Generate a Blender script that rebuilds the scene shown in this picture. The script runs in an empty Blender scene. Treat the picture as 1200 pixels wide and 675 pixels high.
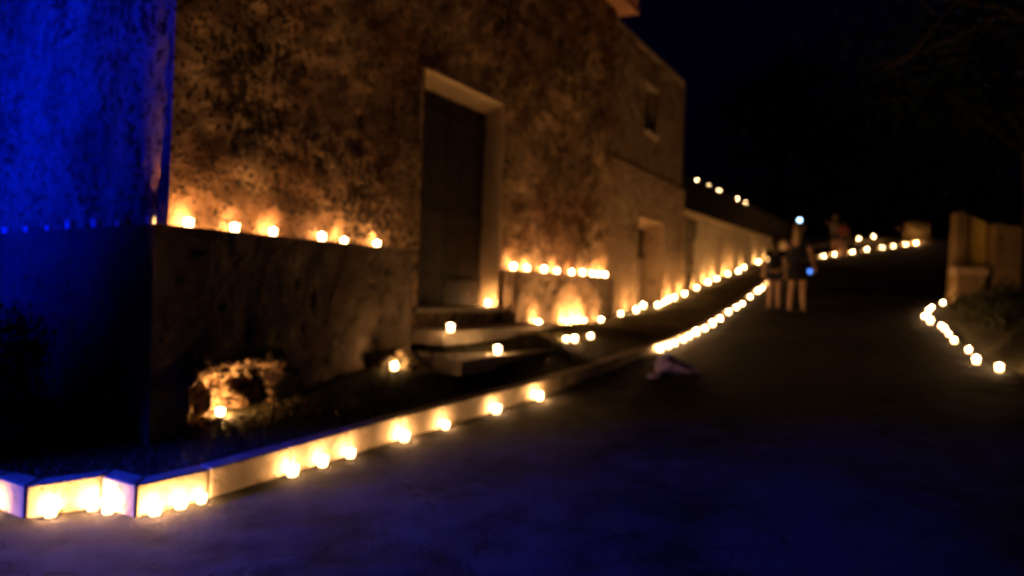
import bpy, bmesh, math, random
import numpy as np
from mathutils import Vector, Matrix, noise

random.seed(7)
SCN = bpy.context.scene
COL = SCN.collection

# ------------------------------------------------------------------ camera
F = 942.0            # focal length in pixels of the 1200 px wide photograph
PHI = 0.035          # the phone was held slightly tilted
EYE = Vector((0, 0, 1.6))
CR = Vector((math.cos(PHI), 0, math.sin(PHI)))
CU = Vector((-math.sin(PHI), 0, math.cos(PHI)))
CF = Vector((0, 1, 0))
cam = bpy.data.cameras.new('camera')
cam.sensor_width = 36
cam.lens = F / 1200 * 36
cam.clip_end = 2000
cam.clip_start = 0.05
cam.dof.use_dof = True
cam.dof.focus_distance = 3.0
cam.dof.aperture_fstop = 1.0
camo = bpy.data.objects.new('camera', cam)
COL.objects.link(camo)
M = Matrix((CR, CU, -CF)).transposed().to_4x4()
M.translation = EYE
camo.matrix_world = M
SCN.camera = camo


def ray(px, py):
    v = CF + CR * ((px - 600) / F) + CU * ((337.5 - py) / F)
    return v / v.y                       # scaled so that .y (depth) is 1


# ------------------------------------------------------------------ ground profile
FD = Vector((0.454, 0.891, 0)).normalized()     # along the facade, uphill
FN = Vector((0.891, -0.454, 0)).normalized()    # out of the facade
F0 = Vector((-1.11, 9.89, 0))                   # left edge of the big doorway
_ks = [-400, 3, 4, 9, 14.3, 17.2, 19.3, 23.7, 30, 40, 52, 75, 150, 500]
_kz = [0, 0, .05, .52, 1.0, 1.25, 1.40, 2.02, 2.75, 3.8, 5.35, 7.2, 10.0, 21]
_ss = np.linspace(-60, 500, 5601)
_zz = np.interp(_ss, _ks, _kz)
_kern = np.exp(-np.linspace(-2.2, 2.2, 23) ** 2)
_kern /= _kern.sum()
_zz = np.convolve(np.pad(_zz, 11, mode='edge'), _kern, mode='valid')


def road_z(x, y):
    s = x * FD.x + y * FD.y
    return float(np.interp(s, _ss, _zz))


def sstep(a, b, x):
    x = min(1, max(0, (x - a) / (b - a)))
    return x * x * (3 - 2 * x)


def march(px, py, zf, y0=2.0, y1=90.0):
    r = ray(px, py)
    y = y0
    last = y0
    while y < y1:
        p = EYE + r * y
        if p.z <= zf(p.x, p.y):
            a, b = last, y
            for _ in range(20):
                m = (a + b) / 2
                p = EYE + r * m
                if p.z <= zf(p.x, p.y):
                    b = m
                else:
                    a = m
            p = EYE + r * b
            return Vector((p.x, p.y, zf(p.x, p.y)))
        last = y
        y += 0.05
    p = EYE + r * y1
    return Vector((p.x, p.y, zf(p.x, p.y)))


def on_road(px, py):
    return march(px, py, road_z)


def TP(p):                                     # world -> (t, p)
    d = Vector((p[0], p[1], 0)) - F0
    return d.dot(FD), d.dot(FN)


def W(t, p, z=0.0):
    v = F0 + FD * t + FN * p
    return Vector((v.x, v.y, z))


def tz(px, py, off=0.0):                       # pixel -> (t, z) on the facade plane moved out by off
    r = ray(px, py)
    o = F0 + FN * off
    k = (o - Vector((EYE.x, EYE.y, 0))).dot(FN) / Vector((r.x, r.y, 0)).dot(FN)
    p = EYE + r * k
    return TP(p)[0], p.z


def at_z(px, py, z):
    r = ray(px, py)
    k = (z - EYE.z) / r.z
    return EYE + r * k


# kerb line on the road, seen from the camera
KP = [(158, 607), (245, 584), (340, 555), (407, 534), (470, 515), (518, 501), (577, 483), (627, 468), (700, 441),
      (765, 413), (794, 401), (828, 384), (847, 370), (872, 352), (893, 337), (906, 328), (921, 315), (957, 302),
      (1008, 294.5), (1067, 286), (1110, 283)]
K = [on_road(*q) for q in KP]
c28, c118, c158 = on_road(28, 608), on_road(118, 594), K[0]
back = (c118 - c158)
c_left = c28 + back
K = [Vector((c_left.x - 9, c_left.y - 1.5, 0)), c_left, c28, c118] + K
K = [Vector((p.x, p.y, 0)) for p in K]


def kdist(x, y):
    best = 1e9
    for a, b in zip(K, K[1:]):
        ax, ay, bx, by = a.x, a.y, b.x, b.y
        dx, dy = bx - ax, by - ay
        t = ((x - ax) * dx + (y - ay) * dy) / (dx * dx + dy * dy)
        t = min(1, max(0, t))
        d = math.hypot(x - ax - t * dx, y - ay - t * dy)
        best = min(best, d)
    return best


def kerb_h(x, y):
    s = x * FD.x + y * FD.y
    return float(np.interp(s, [0, 7, 10, 14, 60], [.215, .205, .13, .06, .06]))


def lawn_z(x, y):
    s = x * FD.x + y * FD.y
    amp = float(np.interp(s, [3, 5.5, 8, 10.8, 14.3], [.03, .10, .27, .24, .0]))
    n = noise.noise(Vector((x * 1.3, y * 1.3, 3))) * .03 * sstep(0.1, .7, kdist(x, y))
    return road_z(x, y) + kerb_h(x, y) - .012 + amp * sstep(0, 1.3, kdist(x, y)) + n


def on_lawn(px, py):
    return march(px, py, lawn_z, y0=3.5)


# ------------------------------------------------------------------ helpers
def mat(name):
    m = bpy.data.materials.new(name)
    m.use_nodes = True
    nt = m.node_tree
    return m, nt, nt.nodes['Principled BSDF']


def simple(name, col, rough=.7, var=.25, scale=6, bump=.15, bscale=40, spec=.3, metal=0):
    m, nt, b = mat(name)
    tc = nt.nodes.new('ShaderNodeTexCoord')
    n = nt.nodes.new('ShaderNodeTexNoise')
    n.inputs['Scale'].default_value = scale
    n.inputs['Detail'].default_value = 6
    nt.links.new(tc.outputs['Object'], n.inputs['Vector'])
    r = nt.nodes.new('ShaderNodeValToRGB')
    r.color_ramp.elements[0].position = .3
    r.color_ramp.elements[1].position = .72
    r.color_ramp.elements[0].color = [c * (1 - var) for c in col] + [1]
    r.color_ramp.elements[1].color = [min(1, c * (1 + var)) for c in col] + [1]
    nt.links.new(n.outputs['Fac'], r.inputs['Fac'])
    nt.links.new(r.outputs['Color'], b.inputs['Base Color'])
    b.inputs['Roughness'].default_value = rough
    b.inputs['Specular IOR Level'].default_value = spec
    b.inputs['Metallic'].default_value = metal
    if bump:
        n2 = nt.nodes.new('ShaderNodeTexNoise')
        n2.inputs['Scale'].default_value = bscale
        n2.inputs['Detail'].default_value = 5
        nt.links.new(tc.outputs['Object'], n2.inputs['Vector'])
        bp = nt.nodes.new('ShaderNodeBump')
        bp.inputs['Strength'].default_value = bump
        bp.inputs['Distance'].default_value = .02
        nt.links.new(n2.outputs['Fac'], bp.inputs['Height'])
        nt.links.new(bp.outputs['Normal'], b.inputs['Normal'])
    return m


def plaster(name, light, mid, dark, hole_scale=9.0, hole_amt=.5, patch_scale=.55, bump=.8):
    """old lime render: cream where whole, brown where weathered, dark where stones have fallen out"""
    m, nt, b = mat(name)
    L = nt.links.new
    N = nt.nodes.new
    tc = N('ShaderNodeTexCoord')
    big = N('ShaderNodeTexNoise'); big.inputs['Scale'].default_value = patch_scale; big.inputs['Detail'].default_value = 5
    L(tc.outputs['Object'], big.inputs['Vector'])
    med = N('ShaderNodeTexNoise'); med.inputs['Scale'].default_value = 4.2; med.inputs['Detail'].default_value = 8
    med.inputs['Roughness'].default_value = .65
    L(tc.outputs['Object'], med.inputs['Vector'])
    mix = N('ShaderNodeMix'); mix.data_type = 'RGBA'
    rr = N('ShaderNodeMapRange'); rr.inputs['From Min'].default_value = .42; rr.inputs['From Max'].default_value = .58
    add = N('ShaderNodeMath'); add.operation = 'ADD'
    mul = N('ShaderNodeMath'); mul.operation = 'MULTIPLY'; mul.inputs[1].default_value = .45
    L(med.outputs['Fac'], mul.inputs[0]); L(mul.outputs[0], add.inputs[0])
    mul2 = N('ShaderNodeMath'); mul2.operation = 'MULTIPLY'; mul2.inputs[1].default_value = .55
    L(big.outputs['Fac'], mul2.inputs[0]); L(mul2.outputs[0], add.inputs[1])
    L(add.outputs[0], rr.inputs['Value'])
    L(rr.outputs['Result'], mix.inputs['Factor'])
    mix.inputs['A'].default_value = (*mid, 1)
    mix.inputs['B'].default_value = (*light, 1)
    # holes: ragged pits, dense in some areas and absent in others, of two sizes
    nv = N('ShaderNodeTexNoise'); nv.inputs['Scale'].default_value = hole_scale; nv.inputs['Detail'].default_value = 5
    nv.inputs['Roughness'].default_value = .62
    L(tc.outputs['Object'], nv.inputs['Vector'])
    where = N('ShaderNodeTexNoise'); where.inputs['Scale'].default_value = 1.1; where.inputs['Detail'].default_value = 3
    sh = N('ShaderNodeVectorMath'); sh.operation = 'ADD'; sh.inputs[1].default_value = (7.3, 2.1, 4.4)
    L(tc.outputs['Object'], sh.inputs[0]); L(sh.outputs[0], where.inputs['Vector'])
    wv = N('ShaderNodeMath'); wv.operation = 'MULTIPLY_ADD'; wv.inputs[1].default_value = .55
    L(where.outputs['Fac'], wv.inputs[0]); L(nv.outputs['Fac'], wv.inputs[2])
    hm = N('ShaderNodeMapRange'); hm.inputs['From Min'].default_value = .89 - .12 * hole_amt
    hm.inputs['From Max'].default_value = .95 - .12 * hole_amt
    L(wv.outputs[0], hm.inputs['Value'])
    vo = N('ShaderNodeTexVoronoi'); vo.inputs['Scale'].default_value = hole_scale * 1.25; vo.inputs['Randomness'].default_value = 1
    dst = N('ShaderNodeVectorMath'); dst.operation = 'ADD'
    sc = N('ShaderNodeVectorMath'); sc.operation = 'SCALE'; sc.inputs['Scale'].default_value = .12
    L(nv.outputs['Color'], sc.inputs[0]); L(tc.outputs['Object'], dst.inputs[0]); L(sc.outputs[0], dst.inputs[1])
    L(dst.outputs[0], vo.inputs['Vector'])
    sel = N('ShaderNodeSeparateColor'); L(vo.outputs['Color'], sel.inputs[0])
    gt = N('ShaderNodeMath'); gt.operation = 'MULTIPLY_ADD'; gt.inputs[1].default_value = .34; gt.inputs[2].default_value = -.08 + .26 * hole_amt
    L(sel.outputs[0], gt.inputs[0])
    sb = N('ShaderNodeMath'); sb.operation = 'SUBTRACT'; L(gt.outputs[0], sb.inputs[0]); L(vo.outputs['Distance'], sb.inputs[1])
    pit = N('ShaderNodeMapRange'); pit.inputs['From Min'].default_value = -.05; pit.inputs['From Max'].default_value = .03
    pit.inputs['To Max'].default_value = .95
    L(sb.outputs[0], pit.inputs['Value'])
    mxm = N('ShaderNodeMath'); mxm.operation = 'MAXIMUM'; L(hm.outputs[0], mxm.inputs[0]); L(pit.outputs[0], mxm.inputs[1])
    hm = mxm
    # broad weathered areas where the old reddish-brown coat shows
    old = N('ShaderNodeTexNoise'); old.inputs['Scale'].default_value = .42; old.inputs['Detail'].default_value = 7
    old.inputs['Roughness'].default_value = .62
    sh2 = N('ShaderNodeVectorMath'); sh2.operation = 'ADD'; sh2.inputs[1].default_value = (1.3, 5.7, 0.4)
    L(tc.outputs['Object'], sh2.inputs[0]); L(sh2.outputs[0], old.inputs['Vector'])
    om = N('ShaderNodeMapRange'); om.inputs['From Min'].default_value = .50; om.inputs['From Max'].default_value = .56
    om.inputs['To Max'].default_value = .75 if hole_amt > .3 else .25
    L(old.outputs['Fac'], om.inputs['Value'])
    mo_ = N('ShaderNodeMix'); mo_.data_type = 'RGBA'; mo_.blend_type = 'MULTIPLY'; mo_.inputs['B'].default_value = (.5, .36, .32, 1)
    L(om.outputs[0], mo_.inputs['Factor']); L(mix.outputs['Result'], mo_.inputs['A'])
    mix = mo_
    mix2 = N('ShaderNodeMix'); mix2.data_type = 'RGBA'
    L(hm.outputs[0], mix2.inputs['Factor']); L(mix.outputs['Result'], mix2.inputs['A'])
    mix2.inputs['B'].default_value = (*dark, 1)
    L(mix2.outputs['Result'], b.inputs['Base Color'])
    b.inputs['Roughness'].default_value = .92
    b.inputs['Specular IOR Level'].default_value = .1
    # relief
    fine = N('ShaderNodeTexNoise'); fine.inputs['Scale'].default_value = 22; fine.inputs['Detail'].default_value = 6
    L(tc.outputs['Object'], fine.inputs['Vector'])
    h1 = N('ShaderNodeMath'); h1.operation = 'MULTIPLY_ADD'; h1.inputs[1].default_value = -1.0
    L(hm.outputs[0], h1.inputs[0])
    vs = N('ShaderNodeTexVoronoi'); vs.inputs['Scale'].default_value = 4.5; vs.feature = 'SMOOTH_F1'
    L(dst.outputs[0], vs.inputs['Vector'])
    vm = N('ShaderNodeMath'); vm.operation = 'MULTIPLY_ADD'; vm.inputs[1].default_value = -1.5
    L(vs.outputs['Distance'], vm.inputs[0]); L(med.outputs['Fac'], vm.inputs[2])
    h2 = N('ShaderNodeMath'); h2.operation = 'MULTIPLY_ADD'; h2.inputs[1].default_value = .7
    L(fine.outputs['Fac'], h2.inputs[0]); L(vm.outputs[0], h2.inputs[2]); L(h2.outputs[0], h1.inputs[2])
    bp = N('ShaderNodeBump'); bp.inputs['Strength'].default_value = bump; bp.inputs['Distance'].default_value = .045
    L(h1.outputs[0], bp.inputs['Height']); L(bp.outputs['Normal'], b.inputs['Normal'])
    return m


def emissive(name, col, strength):
    m, nt, b = mat(name)
    b.inputs['Base Color'].default_value = (.8, .75, .65, 1)
    b.inputs['Emission Color'].default_value = (*col, 1)
    b.inputs['Emission Strength'].default_value = strength
    try:
        m.cycles.emission_sampling = 'NONE'
    except Exception:
        pass
    return m


MT = {
    'wall': plaster('weathered_render', (.47, .32, .18), (.24, .15, .085), (.055, .035, .022), 12, .52),
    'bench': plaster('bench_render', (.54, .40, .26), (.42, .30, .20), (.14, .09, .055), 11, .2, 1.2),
    'plinth': plaster('shaded_plinth_render', (.20, .15, .10), (.13, .095, .065), (.12, .08, .05), 11, -.1, 1.2),  # darker copy of the bench render; shade below the ledge put into its colour
    'rubble': plaster('rubble_masonry', (.42, .32, .19), (.22, .16, .09), (.03, .02, .015), 10, .7, 2.2, 1.0),
    'smooth': plaster('smooth_render', (.44, .32, .20), (.33, .23, .14), (.15, .10, .06), 5, .12, .8, .5),
    'cream': plaster('cream_render', (.72, .60, .40), (.62, .50, .32), (.28, .2, .12), 3, .08, .5, .35),
    'reveal': simple('door_surround_render', (.50, .38, .24), .85, .1, 3, .3, 25, .1),
    'stone': simple('cut_stone', (.40, .33, .25), .85, .2, 5, .5, 30, .15),
    'shrine': simple('pale_stone_blocks', (.24, .165, .08), .9, .3, 3.5, .7, 14, .1),
    'ochre': simple('ochre_plaster', (.72, .54, .14), .9, .15, 4, .3, 20, .1),
    'kerb': plaster('kerb_concrete', (.34, .29, .22), (.29, .24, .18), (.18, .15, .11), 9, -.1, 2.0, .35),
    'soil': simple('rough_turf_soil', (.055, .05, .028), .95, .4, 5, .8, 45, .1),
    'earth': simple('dark_hillside', (.02, .022, .012), .95, .4, .8, .3, 4, .1),
    'wood': None,
    'darkwood': simple('old_door_boards', (.035, .022, .014), .75, .3, 9, .3, 30, .2),
    'pale_wood': simple('weathered_pale_boards', (.30, .21, .14), .8, .2, 9, .3, 30, .2),
    'roof': simple('terracotta_tiles', (.32, .17, .10), .85, .3, 5, .5, 12, .2),
    'skin': simple('skin', (.34, .20, .135), .6, .08, 20, .05, 90, .3),
    'hair_brown': simple('brown_hair', (.05, .028, .015), .5, .3, 40, .4, 120, .4),
    'hair_fair': simple('fair_hair', (.28, .19, .10), .5, .3, 40, .4, 120, .4),
    'black_cloth': simple('black_cloth', (.012, .011, .014), .9, .3, 30, .3, 90, .1),
    'navy_cloth': simple('navy_cloth', (.016, .018, .035), .9, .3, 30, .3, 90, .1),
    'light_cloth': simple('light_cloth', (.33, .28, .24), .9, .15, 30, .3, 90, .1),
    'red_cloth': simple('red_cloth', (.25, .06, .05), .9, .15, 30, .3, 90, .1),
    'shoe': simple('shoe_leather', (.04, .03, .025), .6, .2, 20, .1, 60, .3),
    'violet': simple('violet_cloth', (.30, .24, .72), .5, .35, 9, .5, 25, .5),
    'plastic': simple('dark_plastic', (.015, .015, .018), .35, .1, 20, 0, 60, .5),
    'cable': simple('grey_rubber', (.035, .037, .045), .22, .2, 30, 0, 60, .9),
    'bark': simple('tree_bark', (.03, .025, .02), .95, .4, 6, .8, 20, .1),
    'leaf': simple('tree_leaves', (.007, .012, .014), .9, .5, 1.2, 0, 10, .04),
    'leaf_low': simple('shrub_leaves', (.05, .055, .022), .65, .5, 3, 0, 10, .3),
    'grass': simple('grass_blades', (.085, .075, .032), .75, .5, 1.5, 0, 10, .2),
    'dry': simple('dry_grass', (.16, .12, .06), .8, .4, 4, 0, 10, .2),
    'wax': emissive('candlelit_wax', (1, .55, .22), 2.5),
    'cup': emissive('candlelit_frosted_cup', (1, .62, .30), 4.5),
    'flame': emissive('candle_flame', (1, .66, .32), 260),
    'screen': emissive('phone_screen', (.45, .72, 1), 7),
    'screen_blue': emissive('blue_phone_screen', (.06, .25, 1), 2.5),
}
_m, _nt, _b = mat('candlelit_glass_cup')
_b.inputs['Base Color'].default_value = (.9, .85, .75, 1)
_b.inputs['Roughness'].default_value = .3
_b.inputs['Emission Color'].default_value = (1, .60, .28, 1)
_b.inputs['Emission Strength'].default_value = 26
_tr = _nt.nodes.new('ShaderNodeBsdfTransparent')
_mx = _nt.nodes.new('ShaderNodeMixShader'); _mx.inputs[0].default_value = .15
_nt.links.new(_tr.outputs[0], _mx.inputs[1]); _nt.links.new(_b.outputs[0], _mx.inputs[2])
_nt.links.new(_mx.outputs[0], _nt.nodes['Material Output'].inputs['Surface'])
_m.cycles.emission_sampling = 'NONE'
MT['cup'] = _m
# a flame hardly blocks light: glow plus clear air
_m, _nt, _b = mat('candle_flame')
_b.inputs['Base Color'].default_value = (0, 0, 0, 1)
_b.inputs['Specular IOR Level'].default_value = 0
_b.inputs['Emission Color'].default_value = (1, .62, .28, 1)
_b.inputs['Emission Strength'].default_value = 1500
_tr = _nt.nodes.new('ShaderNodeBsdfTransparent')
_mx = _nt.nodes.new('ShaderNodeMixShader'); _mx.inputs[0].default_value = .12
_nt.links.new(_tr.outputs[0], _mx.inputs[1]); _nt.links.new(_b.outputs[0], _mx.inputs[2])
_nt.links.new(_mx.outputs[0], _nt.nodes['Material Output'].inputs['Surface'])
_m.cycles.emission_sampling = 'NONE'
MT['flame'] = _m
# unlit cup: frosted glass that only catches light
_m, _nt, _b = mat('unlit_frosted_cup')
_b.inputs['Base Color'].default_value = (.85, .85, .85, 1)
_b.inputs['Roughness'].default_value = .18
MT['cup_cold'] = _m


def asphalt():
    m, nt, b = mat('rough_concrete_road')
    L = nt.links.new; N = nt.nodes.new
    tc = N('ShaderNodeTexCoord')
    n1 = N('ShaderNodeTexNoise'); n1.inputs['Scale'].default_value = .7; n1.inputs['Detail'].default_value = 7
    n1.inputs['Roughness'].default_value = .6
    n2 = N('ShaderNodeTexNoise'); n2.inputs['Scale'].default_value = 60; n2.inputs['Detail'].default_value = 4
    n3 = N('ShaderNodeTexNoise'); n3.inputs['Scale'].default_value = 3.5; n3.inputs['Detail'].default_value = 6
    for n in (n1, n2, n3):
        L(tc.outputs['Object'], n.inputs['Vector'])
    ad = N('ShaderNodeMath'); ad.operation = 'ADD'
    m3 = N('ShaderNodeMath'); m3.operation = 'MULTIPLY'; m3.inputs[1].default_value = .5
    L(n3.outputs['Fac'], m3.inputs[0]); L(n1.outputs['Fac'], ad.inputs[0]); L(m3.outputs[0], ad.inputs[1])
    r = N('ShaderNodeValToRGB')
    e = r.color_ramp.elements
    e[0].position = .6; e[0].color = (.012, .0115, .011, 1)
    e[1].position = .86; e[1].color = (.055, .051, .047, 1)
    L(ad.outputs[0], r.inputs['Fac'])
    # hairline cracks
    v = N('ShaderNodeTexVoronoi'); v.feature = 'DISTANCE_TO_EDGE'; v.inputs['Scale'].default_value = .55
    ds = N('ShaderNodeVectorMath'); ds.operation = 'ADD'
    sc = N('ShaderNodeVectorMath'); sc.operation = 'SCALE'; sc.inputs['Scale'].default_value = .5
    L(n3.outputs['Color'], sc.inputs[0]); L(tc.outputs['Object'], ds.inputs[0]); L(sc.outputs[0], ds.inputs[1])
    L(ds.outputs[0], v.inputs['Vector'])
    cr = N('ShaderNodeMapRange'); cr.inputs['From Max'].default_value = .008
    cr.inputs['To Min'].default_value = .35; cr.inputs['To Max'].default_value = 1
    L(v.outputs['Distance'], cr.inputs['Value'])
    mx = N('ShaderNodeMix'); mx.data_type = 'RGBA'; mx.blend_type = 'MULTIPLY'; mx.inputs['Factor'].default_value = 1
    L(r.outputs['Color'], mx.inputs['A']); L(cr.outputs[0], mx.inputs['B'])
    L(mx.outputs['Result'], b.inputs['Base Color'])
    b.inputs['Roughness'].default_value = .95
    b.inputs['Specular IOR Level'].default_value = .03
    h = N('ShaderNodeMath'); h.operation = 'MULTIPLY_ADD'; h.inputs[1].default_value = .5
    L(n2.outputs['Fac'], h.inputs[0]); L(n3.outputs['Fac'], h.inputs[2])
    bp = N('ShaderNodeBump'); bp.inputs['Strength'].default_value = .6; bp.inputs['Distance'].default_value = .03
    L(h.outputs[0], bp.inputs['Height']); L(bp.outputs['Normal'], b.inputs['Normal'])
    return m


MT['road'] = asphalt()


class MB:
    def __init__(s):
        s.v = []; s.f = []

    def add(s, vs, fs):
        o = len(s.v)
        s.v += [tuple(v) for v in vs]
        s.f += [tuple(i + o for i in f) for f in fs]

    def boxc(s, c):                             # 8 corners, bottom ring then top ring
        s.add(c, [(3, 2, 1, 0), (4, 5, 6, 7), (0, 1, 5, 4), (1, 2, 6, 5), (2, 3, 7, 6), (3, 0, 4, 7)])

    def fb(s, t0, t1, p0, p1, z0, z1, slope=0.0):   # box in facade coordinates
        s.boxc([W(t0, p1, z0), W(t1, p1, z0), W(t1, p0, z0), W(t0, p0, z0),
                W(t0, p1, z1), W(t1, p1, z1 + slope), W(t1, p0, z1 + slope), W(t0, p0, z1)])

    def tube(s, pts, rad, n=10, cap=True):
        pts = [Vector(p) for p in pts]
        rings = []
        prev = None
        for i, p in enumerate(pts):
            d = (pts[min(i + 1, len(pts) - 1)] - pts[max(i - 1, 0)]).normalized()
            if prev is None:
                a = d.cross(Vector((0, 0, 1)))
                if a.length < .1:
                    a = d.cross(Vector((1, 0, 0)))
            else:
                a = prev - d * prev.dot(d)
            a.normalize(); prev = a
            b = d.cross(a)
            r = rad[i] if isinstance(rad, (list, tuple)) else rad
            rings.append([p + (a * math.cos(2 * math.pi * k / n) + b * math.sin(2 * math.pi * k / n)) * r for k in range(n)])
        vs = [v for r in rings for v in r]
        fs = []
        for i in range(len(rings) - 1):
            for k in range(n):
                k2 = (k + 1) % n
                fs.append((i * n + k, i * n + k2, (i + 1) * n + k2, (i + 1) * n + k))
        if cap:
            fs.append(tuple(range(n))[::-1]); fs.append(tuple(range((len(rings) - 1) * n, len(rings) * n)))
        s.add(vs, fs)

    def lathe(s, prof, c=(0, 0, 0), n=14):
        c = Vector(c)
        vs = []; fs = []
        for r, z in prof:
            for k in range(n):
                a = 2 * math.pi * k / n
                vs.append(c + Vector((r * math.cos(a), r * math.sin(a), z)))
        for i in range(len(prof) - 1):
            for k in range(n):
                k2 = (k + 1) % n
                fs.append((i * n + k, i * n + k2, (i + 1) * n + k2, (i + 1) * n + k))
        s.add(vs, fs)

    def ball(s, c, r, n=10, m=7, squash=(1, 1, 1), rough=0, seed=0):
        c = Vector(c)
        vs = []; fs = []
        for i in range(m + 1):
            th = math.pi * i / m
            for k in range(n):
                a = 2 * math.pi * k / n
                d = Vector((math.sin(th) * math.cos(a), math.sin(th) * math.sin(a), math.cos(th)))
                q = r * (1 + rough * noise.noise(d * 1.7 + Vector((seed, seed * 2, 0))))
                vs.append(c + Vector((d.x * squash[0], d.y * squash[1], d.z * squash[2])) * q)
        for i in range(m):
            for k in range(n):
                k2 = (k + 1) % n
                fs.append((i * n + k, (i + 1) * n + k, (i + 1) * n + k2, i * n + k2))
        s.add(vs, fs)

    def grid(s, fn, nu, nv, keep=None):
        vs = [fn(i / nu, j / nv) for j in range(nv + 1) for i in range(nu + 1)]
        fs = []
        for j in range(nv):
            for i in range(nu):
                if keep is None or keep((i + .5) / nu, (j + .5) / nv):
                    a = j * (nu + 1) + i
                    fs.append((a, a + 1, a + nu + 2, a + nu + 1))
        s.add(vs, fs)

    def build(s, name, m, parent=None, smooth=False, bevel=0, origin=None):
        me = bpy.data.meshes.new(name)
        o = bpy.data.objects.new(name, me)
        COL.objects.link(o)
        off = Vector((0, 0, 0))
        if parent is not None:
            o.parent = parent
            off = world_loc(parent)
        elif origin is not None:
            off = Vector(origin)
            o.location = off
        me.from_pydata([(v[0] - off.x, v[1] - off.y, v[2] - off.z) for v in s.v], [], s.f)
        me.materials.append(m)
        if smooth:
            me.polygons.foreach_set('use_smooth', [True] * len(me.polygons))
        me.update()
        if bevel:
            bv = o.modifiers.new('bevel', 'BEVEL'); bv.width = bevel; bv.segments = 2
            bv.limit_method = 'ANGLE'
        return o


def world_loc(o):
    v = Vector((0, 0, 0))
    while o is not None:
        v += Vector(o.location)
        o = o.parent
    return v


def tag(o, label=None, cat=None, group=None, kind=None):
    if label: o['label'] = label
    if cat: o['category'] = cat
    if group: o['group'] = group
    if kind: o['kind'] = kind
    return o


def empty(name, loc, label, cat, group=None):
    o = bpy.data.objects.new(name, None)
    o.empty_display_size = .2
    COL.objects.link(o)
    o.location = loc
    return tag(o, label, cat, group)


# ------------------------------------------------------------------ road / ground sheet
g = MB()
us = np.concatenate([np.linspace(-220, -12, 14), np.linspace(-10, 14, 61), np.linspace(14.4, 40, 70), np.linspace(43, 62, 8), np.linspace(75, 320, 12)])
vs_ = np.concatenate([np.linspace(-60, 0, 7), np.linspace(1, 60, 119), np.linspace(66, 400, 18)])
VV = [Vector((x, y, road_z(x, y))) for y in vs_ for x in us]
nu = len(us)
FF = [(j * nu + i, j * nu + i + 1, (j + 1) * nu + i + 1, (j + 1) * nu + i) for j in range(len(vs_) - 1) for i in range(nu - 1)]
g.add(VV, FF)
tag(g.build('road', MT['road'], smooth=True), kind='structure')

# ------------------------------------------------------------------ kerb
def offset_poly(P, d):
    out = []
    for i, p in enumerate(P):
        a = (P[i] - P[i - 1]).normalized() if i else (P[1] - P[0]).normalized()
        b = (P[i + 1] - P[i]).normalized() if i < len(P) - 1 else a
        na = Vector((-a.y, a.x, 0)); nb = Vector((-b.y, b.x, 0))
        m = (na + nb)
        m = m / max(.5, m.length_squared / 2) if m.length > .2 else na
        out.append(p + m * d)
    return out


KB = offset_poly(K, .15)
kb = MB()
for i in range(len(K) - 1):
    L_ = (K[i + 1] - K[i]).length
    n = max(1, round(L_ / .75))
    for j in range(n):
        f0, f1 = j / n, (j + 1) / n
        gap = .009 / L_
        f0 += gap; f1 -= gap
        a, b = K[i].lerp(K[i + 1], f0), K[i].lerp(K[i + 1], f1)
        c, d = KB[i].lerp(KB[i + 1], f1), KB[i].lerp(KB[i + 1], f0)
        ht = lambda q: road_z(q.x, q.y) + kerb_h(q.x, q.y) + random.uniform(-.004, .004)
        kb.boxc([Vector((q.x, q.y, road_z(q.x, q.y) - .1)) for q in (a, b, c, d)] +
                [Vector((q.x, q.y, ht(q))) for q in (a, b, c, d)])
kobj = kb.build('kerb', MT['kerb'], bevel=.012)
tag(kobj, kind='structure')

# ------------------------------------------------------------------ lawn between kerb and house
poly = [(p.x, p.y) for p in offset_poly(K, .10)]
last = poly[-1]
poly += [(last[0] + 2, last[1] + 14), (-6, 45), (-40, 40), (-40, 4.0)]
PX = np.array(poly)


def inside(x, y):
    n = len(PX); c = False
    j = n - 1
    for i in range(n):
        if ((PX[i, 1] > y) != (PX[j, 1] > y)) and (x < (PX[j, 0] - PX[i, 0]) * (y - PX[i, 1]) / (PX[j, 1] - PX[i, 1]) + PX[i, 0]):
            c = not c
        j = i
    return c


lw = MB()
t_a, t_b, p_a, p_b = -7.5, 16.5, -1.5, 2.7
nu_, nv_ = 300, 53


def lawn_pt(u, v):
    q = W(t_a + (t_b - t_a) * u, p_a + (p_b - p_a) * v)
    return Vector((q.x, q.y, lawn_z(q.x, q.y)))


def lawn_keep(u, v):
    q = W(t_a + (t_b - t_a) * u, p_a + (p_b - p_a) * v)
    return inside(q.x, q.y)


lw.grid(lawn_pt, nu_, nv_, lawn_keep)


def coarse(ta, tb, pa, pb, n, m):
    def fn(u, v):
        q = W(ta + (tb - ta) * u, pa + (pb - pa) * v)
        return Vector((q.x, q.y, lawn_z(q.x, q.y)))

    def kp(u, v):
        q = W(ta + (tb - ta) * u, pa + (pb - pa) * v)
        return inside(q.x, q.y)
    lw.grid(fn, n, m, kp)


coarse(t_b, 48, p_a, 9, 120, 50)
coarse(-22, 6, -18, p_a, 60, 40)
coarse(-22, t_a, p_a, 4, 50, 20)
tag(lw.build('lawn', MT['soil'], smooth=True), kind='structure')

# grass on it (nobody could count it)
gb = MB(); gd = MB()
rnd = random.Random(3)


def in_house(t, p):
    if t > -4.4 and p < .34: return True
    return False


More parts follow.
